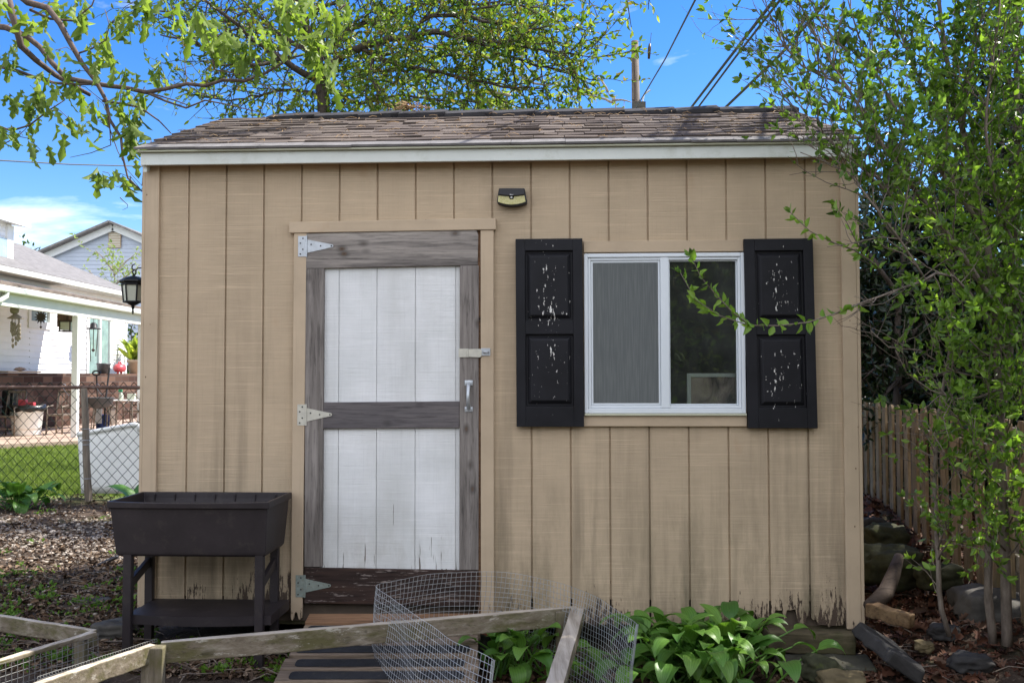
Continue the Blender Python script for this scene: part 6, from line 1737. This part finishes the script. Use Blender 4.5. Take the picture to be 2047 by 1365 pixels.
# ---- hostas
def hosta(label, cx, cy, z, n, ll, seed, spread=1.0, cutaway=None, wall=None):
    r = random.Random(seed); mb = MB(); vein = []
    root = thing('hosta', label, 'plant', (cx, cy, z))
    sb = MB()
    for k in range(n):
        a = r.uniform(0, 2*pi); lay = r.random(); el = .25+1.05*(1-lay)
        L = ll*r.uniform(.7,1.15); W = L*r.uniform(.42,.56); st = r.uniform(.10,.30)*spread*(0.5+lay*.7)
        b = Vector((cx+r.gauss(0,.09*spread), cy+r.gauss(0,.06*spread), z))
        if k % 9 == 0: a = -pi/2+r.uniform(-.9,.9)
        d = Vector((cos(a)*cos(el), sin(a)*cos(el), sin(el)))
        p0 = b+d*st+Vector((0,0,.03)); side = Vector((-sin(a), cos(a), 0)); 
        side = (side+Vector((0,0,r.uniform(-.3,.3)))).normalized()
        nu, nv = 8, 6; vs = []
        p = p0.copy(); el2 = el; cen = []; ups = []
        for i in range(nu+1):
            cen.append(p.copy()); dd = Vector((cos(a)*cos(el2), sin(a)*cos(el2), sin(el2)))
            ups.append(side.cross(dd)*-1 if side.cross(dd).z < 0 else side.cross(dd)); p = p+dd*(L/nu); el2 -= (.14+.16*lay)*r.uniform(.6,1.4)
        ph = r.uniform(0,6)
        for i in range(nu+1):
            t = i/nu; w = W/2*max(0.0, (sin(pi*min(1,t**.72*.98+.015)))**.85)*(1.02 if t < .98 else 0)
            for j in range(-nv, nv+1):
                v = j/nv; 
                vs.append(cen[i]+side*(w*v)+ups[i]*(.22*w*abs(v)**1.3 + .045*w*sin(t*13+ph+v*2)*abs(v) - .02*w*cos(v*pi*4)))
        m = 2*nv+1
        mb.add(vs, [(i*m+j, i*m+j+1, (i+1)*m+j+1, (i+1)*m+j) for i in range(nu) for j in range(m-1)]); vein += [j/nv for _ in range(nu+1) for j in range(-nv, nv+1)]
        sb.tube([b, b.lerp(p0,.6)+Vector((0,0,.02)), p0], [.006,.005,.004], 5, caps=False)
    if wall is not None:   # leaves bend away from the shed wall
        mb.v = [(x, min(y, wall-.012-rnd.random()*.004), zz) for x,y,zz in mb.v]
    lo_ = mb.build('leaves', M['leaf_hosta'], root, smooth=True); lo_.data.attributes.new('vein', 'FLOAT', 'POINT').data.foreach_set('value', vein); sb.build('stem', M['leaf_hosta'], root)
c = at(1425, 1300, 4.52); hosta('large lush hosta growing against the shed wall under the window', c.x-.045, 4.57, .0, 190, .16, 5, 1.36, wall=4.90)
c = at(1040, 1300, 4.6); hosta('smaller hosta growing inside the wire mesh coil', c.x, 4.66, .02, 46, .15, 6, .95, wall=4.94)
c = at(30, 985, 10.4); hosta('broad leaved hosta at the foot of the chain link fence, at the picture edge', c.x, 10.5, 0, 40, .27, 7, 1.0)
c = at(268, 985, 9.6); hosta('single clump of big hosta leaves peeking between the shed corner and the planter', c.x, 9.7, 0, 9, .36, 8, .9)

# ---- dense hedges: one beyond the picket fence, one behind the photographer that fills the window's reflection
import mathutils.noise as mnz
def hedge(name, label, P0, P1, h, depth, n, lmat, smin, smax, seed, cat='hedge', lean=.5):
    P0, P1 = Vector((*P0,0)), Vector((*P1,0)); L = (P1-P0).length; d = (P1-P0)/L; nr = Vector((d.y,-d.x,0))   # nr: the leafy face
    root = thing(name, label, cat, (P0+P1)/2); mb = MB(); nx, nz_ = int(L*3), int(h*4.5); vs = []
    so = Vector((seed*7.3, 0, seed*2.1))
    for j in range(nz_+1):
        for i in range(nx+1):
            u = L*i/nx; z = -.1+h*j/nz_
            o = .45*mnz.noise(Vector((u*.9,z*.9,1))+so)+.25*mnz.noise(Vector((u*2.6,z*2.6,4))+so)-lean*(j/nz_)**2
            p = P0+d*u+nr*o; vs.append((p.x, p.y, z*(1+.12*mnz.noise(Vector((u*.6,0,2))+so))))
    m_ = len(vs); b = -nr*depth; vs += [(v[0]+b.x, v[1]+b.y, v[2]) for v in vs]; W = nx+1
    fs = [(j*W+i, j*W+i+1, (j+1)*W+i+1, (j+1)*W+i) for j in range(nz_) for i in range(nx)]
    fs += [tuple(m_+q for q in f[::-1]) for f in fs]
    fs += [(nz_*W+i, nz_*W+i+1, m_+nz_*W+i+1, m_+nz_*W+i) for i in range(nx)]
    fs += [(j*W, (j+1)*W, m_+(j+1)*W, m_+j*W) for j in range(nz_)]+[(m_+j*W+nx, m_+(j+1)*W+nx, (j+1)*W+nx, j*W+nx) for j in range(nz_)]
    mb.add(vs, fs)
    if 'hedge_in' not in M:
        t = NT('hedge_dark_core'); c = t.mix(t.rng(t.noise(t.co(), 3, 6, .7), .35, .7), (.010,.014,.007), (.035,.05,.016)); M['hedge_in'] = t.done(t.bsdf(c, .95, 0, None, .1))
    mb.build('dark_core', M['hedge_in'], root, smooth=True)  # solid dark core added behind the leaves to darken reflection and fence gaps
    rs = np.random.RandomState(seed); nn = np.array(nr)
    f_ = np.array([vs[q] for q in rs.randint(0, m_, n)])+rs.normal(0, .14, (n,3))+nn*.12
    V, fs = leafmesh(f_, rs.normal(size=(n,3))+nn*.6+np.array([0,0,.3]), rs.uniform(smin,smax,n), 'oval', .5, .2, .2, seed)
    npmesh('foliage', V, fs, M[lmat], root)
hedge('backyard_hedge', 'tall leafy hedge across the yard, seen only as a reflection in the shed window', (10,-8.2), (-10,-8.2), 4.6, 1.4, 34000, 'leaf_mid', .06, .13, 5)
hedge('evergreen_hedge', 'dark evergreen hedge standing close behind the tan picket fence', (5.3,13.5), (3.55,2.8), 2.1, 1.2, 15000, 'leaf_holly', .06, .11, 6, lean=.25)

hedge('treeline', 'far row of trees closing the view behind the yards', (75,80), (-75,80), 9.0, 4, 12000, 'leaf_hedge', .5, 1.1, 9, lean=1.5)
tl = bpy.data.objects['treeline']
for c_ in list(tl.children): tag(c_, kind='stuff')
tag(tl, kind='stuff')
# ------------------------------------------------------------------ ground
def ground():
    def axis(a, b, fine0, fine1, step, big):
        pts = []; x = a
        while x < b:
            pts.append(x); x += step if fine0 <= x < fine1 else big(x)
        pts.append(b); return pts
    xs = axis(-160, 160, -7, 5, .06, lambda x: max(.6, min(abs(x+7), abs(x-5))*.35))
    ys = axis(-40, 260, 2.0, 12.5, .06, lambda y: max(.5, (y-12)*.3) if y > 0 else 4)
    import mathutils.noise as mn
    V = [(x, y, gz(x,y)+(.020*mn.noise(Vector((x*4,y*4,0)))+.010*mn.noise(Vector((x*11,y*11,3))) if -7.5 < x < 5.5 and 1.5 < y < 13 else 0)) for y in ys for x in xs]
    nx = len(xs); F_ = np.array([(j*nx+i, j*nx+i+1, (j+1)*nx+i+1, (j+1)*nx+i) for j in range(len(ys)-1) for i in range(nx-1)])
    o = npmesh('ground', V, [F_], M['ground'], smooth=True, base=(0,0,0)); tag(o, kind='structure')
ground()
def inside_shed(x, y):
    a = (x-SOX)*CP+(y-SOY)*SP; b = -(x-SOX)*SP+(y-SOY)*CP
    return XL-.02 < a < XR+.02 and -.02 < b < DEPTH+.05
def on_ramp(x, y): return -1.08 < x < -.15 and 3.8 < y < 4.95
def scatter(n, px0, py0, px1, py1, seed, dens=None, free=False):
    r = random.Random(seed); out = []
    while len(out) < n:
        # even on the ground: sample pixels, accept by area
        px, py = r.uniform(px0, px1), r.uniform(py0, py1); p = gr(px, py, .02)
        if p.y < 0 or p.y > 40: continue
        if inside_shed(p.x, p.y) or (on_ramp(p.x, p.y) and not free): continue
        if dens and r.random() > dens(px, py): continue
        out.append(Vector((p.x, p.y, gz(p.x,p.y)+.006)))
    return out
def litter(name, label, P, mat, smin, smax, kind, width, droop, seed, flat=.35):
    rs = np.random.RandomState(seed); n = len(P)
    a = rs.uniform(0, 2*pi, n); D = np.stack([np.cos(a), np.sin(a), rs.normal(0,flat,n)], 1)
    A = np.array(P)+np.stack([np.zeros(n), np.zeros(n), np.abs(rs.normal(0,.008,n))], 1)
    up = np.tile(np.array([0,0,1.0]), (n,1))
    V, fs = leafmesh(A, D, rs.uniform(smin,smax,n), kind, width, droop, .5, seed, facing=up)
    o = npmesh(name, V, fs, mat); tag(o, label, None, None, 'stuff'); return o
def pebbles(name, label, P, smin, smax, seed, mat):
    rs = np.random.RandomState(seed)
    t = (1+5**.5)/2
    ico = np.array([(-1,t,0),(1,t,0),(-1,-t,0),(1,-t,0),(0,-1,t),(0,1,t),(0,-1,-t),(0,1,-t),(t,0,-1),(t,0,1),(-t,0,-1),(-t,0,1)])/1.9
    F_ = np.array([(0,11,5),(0,5,1),(0,1,7),(0,7,10),(0,10,11),(1,5,9),(5,11,4),(11,10,2),(10,7,6),(7,1,8),(3,9,4),(3,4,2),(3,2,6),(3,6,8),(3,8,9),(4,9,5),(2,4,11),(6,2,10),(8,6,7),(9,8,1)])
    n = len(P); s = rs.uniform(smin, smax, (n,1,1))
    sc = np.stack([rs.uniform(.7,1.4,n), rs.uniform(.7,1.3,n), rs.uniform(.4,.75,n)], 1)[:,None,:]
    a = rs.uniform(0,2*pi,n); c, s_ = np.cos(a), np.sin(a)
    V = ico[None]*sc*s*(1+rs.uniform(-.16,.16,(n,12,1)))
    X = V[:,:,0]*c[:,None]-V[:,:,1]*s_[:,None]; Y = V[:,:,0]*s_[:,None]+V[:,:,1]*c[:,None]
    V = np.stack([X,Y,V[:,:,2]],2)+np.array(P)[:,None,:]
    F2 = (F_[None]+np.arange(n)[:,None,None]*12).reshape(-1,3)
    tag(npmesh(name, V.reshape(-1,3), [F2], mat, smooth=True), label, None, None, 'stuff')
def sticks(name, label, P, lmin, lmax, r0, seed, mat):
    r = random.Random(seed); mb = MB()
    for p in P:
        a = r.uniform(0,2*pi); l = r.uniform(lmin,lmax); d = Vector((cos(a),sin(a),r.uniform(-.1,.2)))*l
        q = p+d*.5+Vector((r.uniform(-.2,.2)*l, r.uniform(-.2,.2)*l, r.uniform(0,.12)*l)); rr = r0*r.uniform(.5,1.5)
        mb.tube([p+Vector((0,0,.006)), q+Vector((0,0,.008)), p+d+Vector((0,0,.006))], [rr,rr,rr*.5], 4, caps=False)
    tag(mb.build(name, mat), label, None, None, 'stuff')
band = lambda px, py: max(.06, 1-abs(py-1075)/70)*(1 if px < 240 else .5)
pebbles('gravel', 'pale pebbles scattered over the yard left of the shed', scatter(2300, -60, 990, 300, 1215, 1, band)+scatter(900, -600, 1000, -60, 1215, 41, band)+scatter(350, -60, 1150, 420, 1364, 2), .007, .021, 3, M['pebble'])
litter('leaf_litter', 'brown dead leaves and bark bits over the yard soil', scatter(6800, -60, 985, 300, 1364, 4)+scatter(1600, -700, 985, -60, 1600, 44)+scatter(2200, 200, 1270, 760, 1364, 5)+scatter(900, 930, 1250, 1760, 1364, 6), M['dead'], .02, .055, 'oval', .5, .3, 7)
rd = lambda px, py: 1 if py < 1290 else .45
litter('dead_leaves', 'red-brown dead oak leaves drifted between the shed and the picket fence', scatter(4600, 1690, 1000, 2090, 1364, 8, rd)+scatter(120, 900, 1240, 1100, 1364, 18), M['dead_red'], .04, .088, 'oak', .6, .5, 9, .45)
sticks('twigs', 'dry twigs lying on the yard soil', scatter(260, -60, 1010, 300, 1364, 10)+scatter(140, 250, 1280, 740, 1364, 11)+scatter(130, 1700, 1150, 2090, 1364, 12), .06, .26, .0028, 13, M['twig'])
def weeds(P, seed, smin, smax):
    r = random.Random(seed); A, D = [], []
    for p in P:
        rad = r.uniform(.03,.10)
        for k in range(r.randint(10,26)):
            a = r.uniform(0,2*pi); q = rad*r.random()**.5
            A.append(p+Vector((q*cos(a), q*sin(a), r.uniform(0,.035)))); D.append((cos(a)*.8, sin(a)*.8, r.uniform(.1,1.1)))
    return A, D
wd = lambda px, py: 1.0 if (py > 1160 or py < 1030) else .22
A, D = weeds(scatter(95, -40, 1000, 300, 1364, 14, wd)+scatter(40, 260, 1285, 600, 1364, 15)+scatter(10, 620, 1290, 1300, 1364, 16, None)+[gr(110+rnd.uniform(-45,45), 1210+rnd.uniform(-18,22), .02) for _ in range(26)]+[gr(220+rnd.uniform(-25,35), 1285+rnd.uniform(-12,16), .03) for _ in range(20)]+[gr(70+rnd.uniform(-50,50), 1180+rnd.uniform(-30,30), .02) for _ in range(16)]+[gr(1230+rnd.uniform(-60,30), 1340+rnd.uniform(-20,20), .0) for _ in range(10)], 17, .02, .05)
rs_ = np.random.RandomState(12)
V, fs = leafmesh(A, D, rs_.uniform(.014,.034,len(A)), 'oval', .55, .3, .2, 12)
tag(npmesh('weeds', V, fs, M['weed']), 'low green weeds sprouting from the yard soil', None, None, 'stuff')
# lawn beyond the chain link fence
r = random.Random(23); P, D = [], []
for k in range(42000):
    px, py = r.uniform(-60, 320), r.uniform(872, 992); p = gr(px, py, 0)
    if p.y < 11.5 or p.y > 23 or (p.x < -8.9 and p.y > 20.0): continue
    P.append((p.x+r.uniform(-.05,.05), p.y+r.uniform(-.1,.1), 0)); D.append((r.gauss(0,.45), r.gauss(0,.45), 1))
V, fs = leafmesh(P, D, np.random.RandomState(3).uniform(.035,.085,len(P)), 'blade', .10, .35, .1, 4)
tag(npmesh('grass', V, fs, M['grass']), 'sunlit green lawn beyond the chain link fence', None, None, 'stuff')
# pine straw caught on the shingles
mb = MB(); r = random.Random(77)
for k in range(210):
    x = r.uniform(RX0+.05, RX1-.05); s_ = r.uniform(.02, SL-.05); a = r.uniform(0, 2*pi); l = r.uniform(.02,.075)
    def rp(xx, ss, h): return S(xx, YE+uy*ss+ny*h, ZE+uz*ss+nz*h)
    ss = min(SL-.03, max(.0, s_+sin(a)*l))
    mb.tube([rp(x, s_, .024), rp(x+cos(a)*l*.5, (s_+ss)/2, .024+r.uniform(.004,.012)), rp(x+cos(a)*l, ss, .024)], .0016, 4, caps=False)
tag(mb.build('pine_straw', M['straw']), 'orange-brown needles and twigs caught on the shed shingles', None, None, 'stuff')
c = Vector(S(lx(820,238,1.1), 1.10, ZR+.005)); mb = MB()
for k in range(60):
    a = r.uniform(0,2*pi); l = r.uniform(.03,.10); p = c+Vector((r.gauss(0,.05), r.gauss(0,.03)-.03, abs(r.gauss(0,.012))+.004))
    mb.tube([p, p+Vector((cos(a)*l*.5, sin(a)*l*.2, .012)), p+Vector((cos(a)*l, sin(a)*l*.4, .0))], .003, 4, caps=False)
tag(mb.build('leaf_clump', M['straw']), 'clump of dry leaves and twigs lying on the shed ridge', 'debris')
CLOUD = (10.5, 10.4, 10.3); SKYS = .12; SUNE = 4.3; EXPO = 1.22
# ------------------------------------------------------------------ light, sky, camera
SUN = Vector((.74, .36, 1.02)).normalized()
sun_el = math.asin(SUN.z); sun_az = atan2(SUN.x, SUN.y)   # clockwise from +Y
w = bpy.data.worlds.new('World'); scene.world = w; w.use_nodes = True
nt = w.node_tree; nt.nodes.clear()
out = nt.nodes.new('ShaderNodeOutputWorld'); bg = nt.nodes.new('ShaderNodeBackground'); nt.links.new(bg.outputs[0], out.inputs[0])
sky = nt.nodes.new('ShaderNodeTexSky'); sky.sky_type = 'NISHITA'; sky.sun_disc = False
sky.sun_elevation = sun_el; sky.sun_rotation = sun_az; sky.air_density = 1.0; sky.dust_density = .25; sky.ozone_density = 3.0; sky.altitude = 100
hs = nt.nodes.new('ShaderNodeHueSaturation'); hs.inputs['Saturation'].default_value = 1.38; hs.inputs['Value'].default_value = .82
hs.inputs['Hue'].default_value = .512; nt.links.new(sky.outputs[0], hs.inputs['Color'])
tc = nt.nodes.new('ShaderNodeTexCoord'); sp = nt.nodes.new('ShaderNodeSeparateXYZ'); nt.links.new(tc.outputs['Generated'], sp.inputs[0])
def mth(op, a, b=0.0, clamp=False):
    x = nt.nodes.new('ShaderNodeMath'); x.operation = op; x.use_clamp = clamp
    for i, q in enumerate((a, b)):
        if hasattr(q, 'is_output'): nt.links.new(q, x.inputs[i])
        else: x.inputs[i].default_value = q
    return x.outputs[0]
def rngw(v, a, b, c=0, d=1):
    x = nt.nodes.new('ShaderNodeMapRange'); nt.links.new(v, x.inputs[0])
    for i, q in enumerate((a,b,c,d)): x.inputs[i+1].default_value = q
    return x.outputs[0]
mp = nt.nodes.new('ShaderNodeMapping'); nt.links.new(tc.outputs['Generated'], mp.inputs[0]); mp.inputs['Scale'].default_value = (2.6, 2.6, 8); mp.inputs['Location'].default_value = (.35,.1,.2)
n1 = nt.nodes.new('ShaderNodeTexNoise'); nt.links.new(mp.outputs[0], n1.inputs['Vector']); n1.inputs['Scale'].default_value = 1.6; n1.inputs['Detail'].default_value = 7; n1.inputs['Roughness'].default_value = .58; n1.inputs['Distortion'].default_value = .5
# thin cloud low on the left, unseen banks behind the photographer added for fill
left = mth('MULTIPLY', rngw(sp.outputs[0], -.12, -.42), rngw(sp.outputs[2], .27, .08))
back = rngw(sp.outputs[1], .10, -.35)
cover = mth('MAXIMUM', mth('MULTIPLY', left, .64), back)
thr = mth('ADD', n1.outputs[0], mth('MULTIPLY', cover, .38))
cl = rngw(thr, .62, 1.06)
mx = nt.nodes.new('ShaderNodeMix'); mx.data_type = 'RGBA'
nt.links.new(cl, mx.inputs[0]); nt.links.new(hs.outputs[0], mx.inputs[6]); mx.inputs[7].default_value = (CLOUD[0], CLOUD[1], CLOUD[2], 1)
nt.links.new(mx.outputs[2], bg.inputs[0]); bg.inputs[1].default_value = SKYS
ld = bpy.data.lights.new('sun', 'SUN'); ld.energy = SUNE; ld.angle = radians(.53); ld.color = (1, .95, .86)
lo_ = bpy.data.objects.new('sun', ld); COL.objects.link(lo_); lo_.rotation_euler = (-SUN).to_track_quat('-Z', 'Y').to_euler(); lo_.location = (0,0,20)
cd = bpy.data.cameras.new('camera'); cam = bpy.data.objects.new('camera', cd); COL.objects.link(cam)
cd.sensor_width = 36; cd.sensor_fit = 'HORIZONTAL'; cd.lens = F/2047*36; cd.clip_start = .05; cd.clip_end = 2000
cam.matrix_world = Matrix.Translation((0,0,CAMH)) @ Matrix.Rotation(pi/2+PIT, 4, 'X') @ Matrix.Rotation(ROL, 4, 'Z')
scene.camera = cam
scene.view_settings.view_transform = 'Standard'; scene.view_settings.look = 'None'; scene.view_settings.exposure = EXPO; scene.view_settings.gamma = 1
scene.cycles.use_denoising = True; scene.cycles.max_bounces = 8; scene.cycles.transparent_max_bounces = 12
scene.cycles.caustics_reflective = False; scene.cycles.caustics_refractive = False
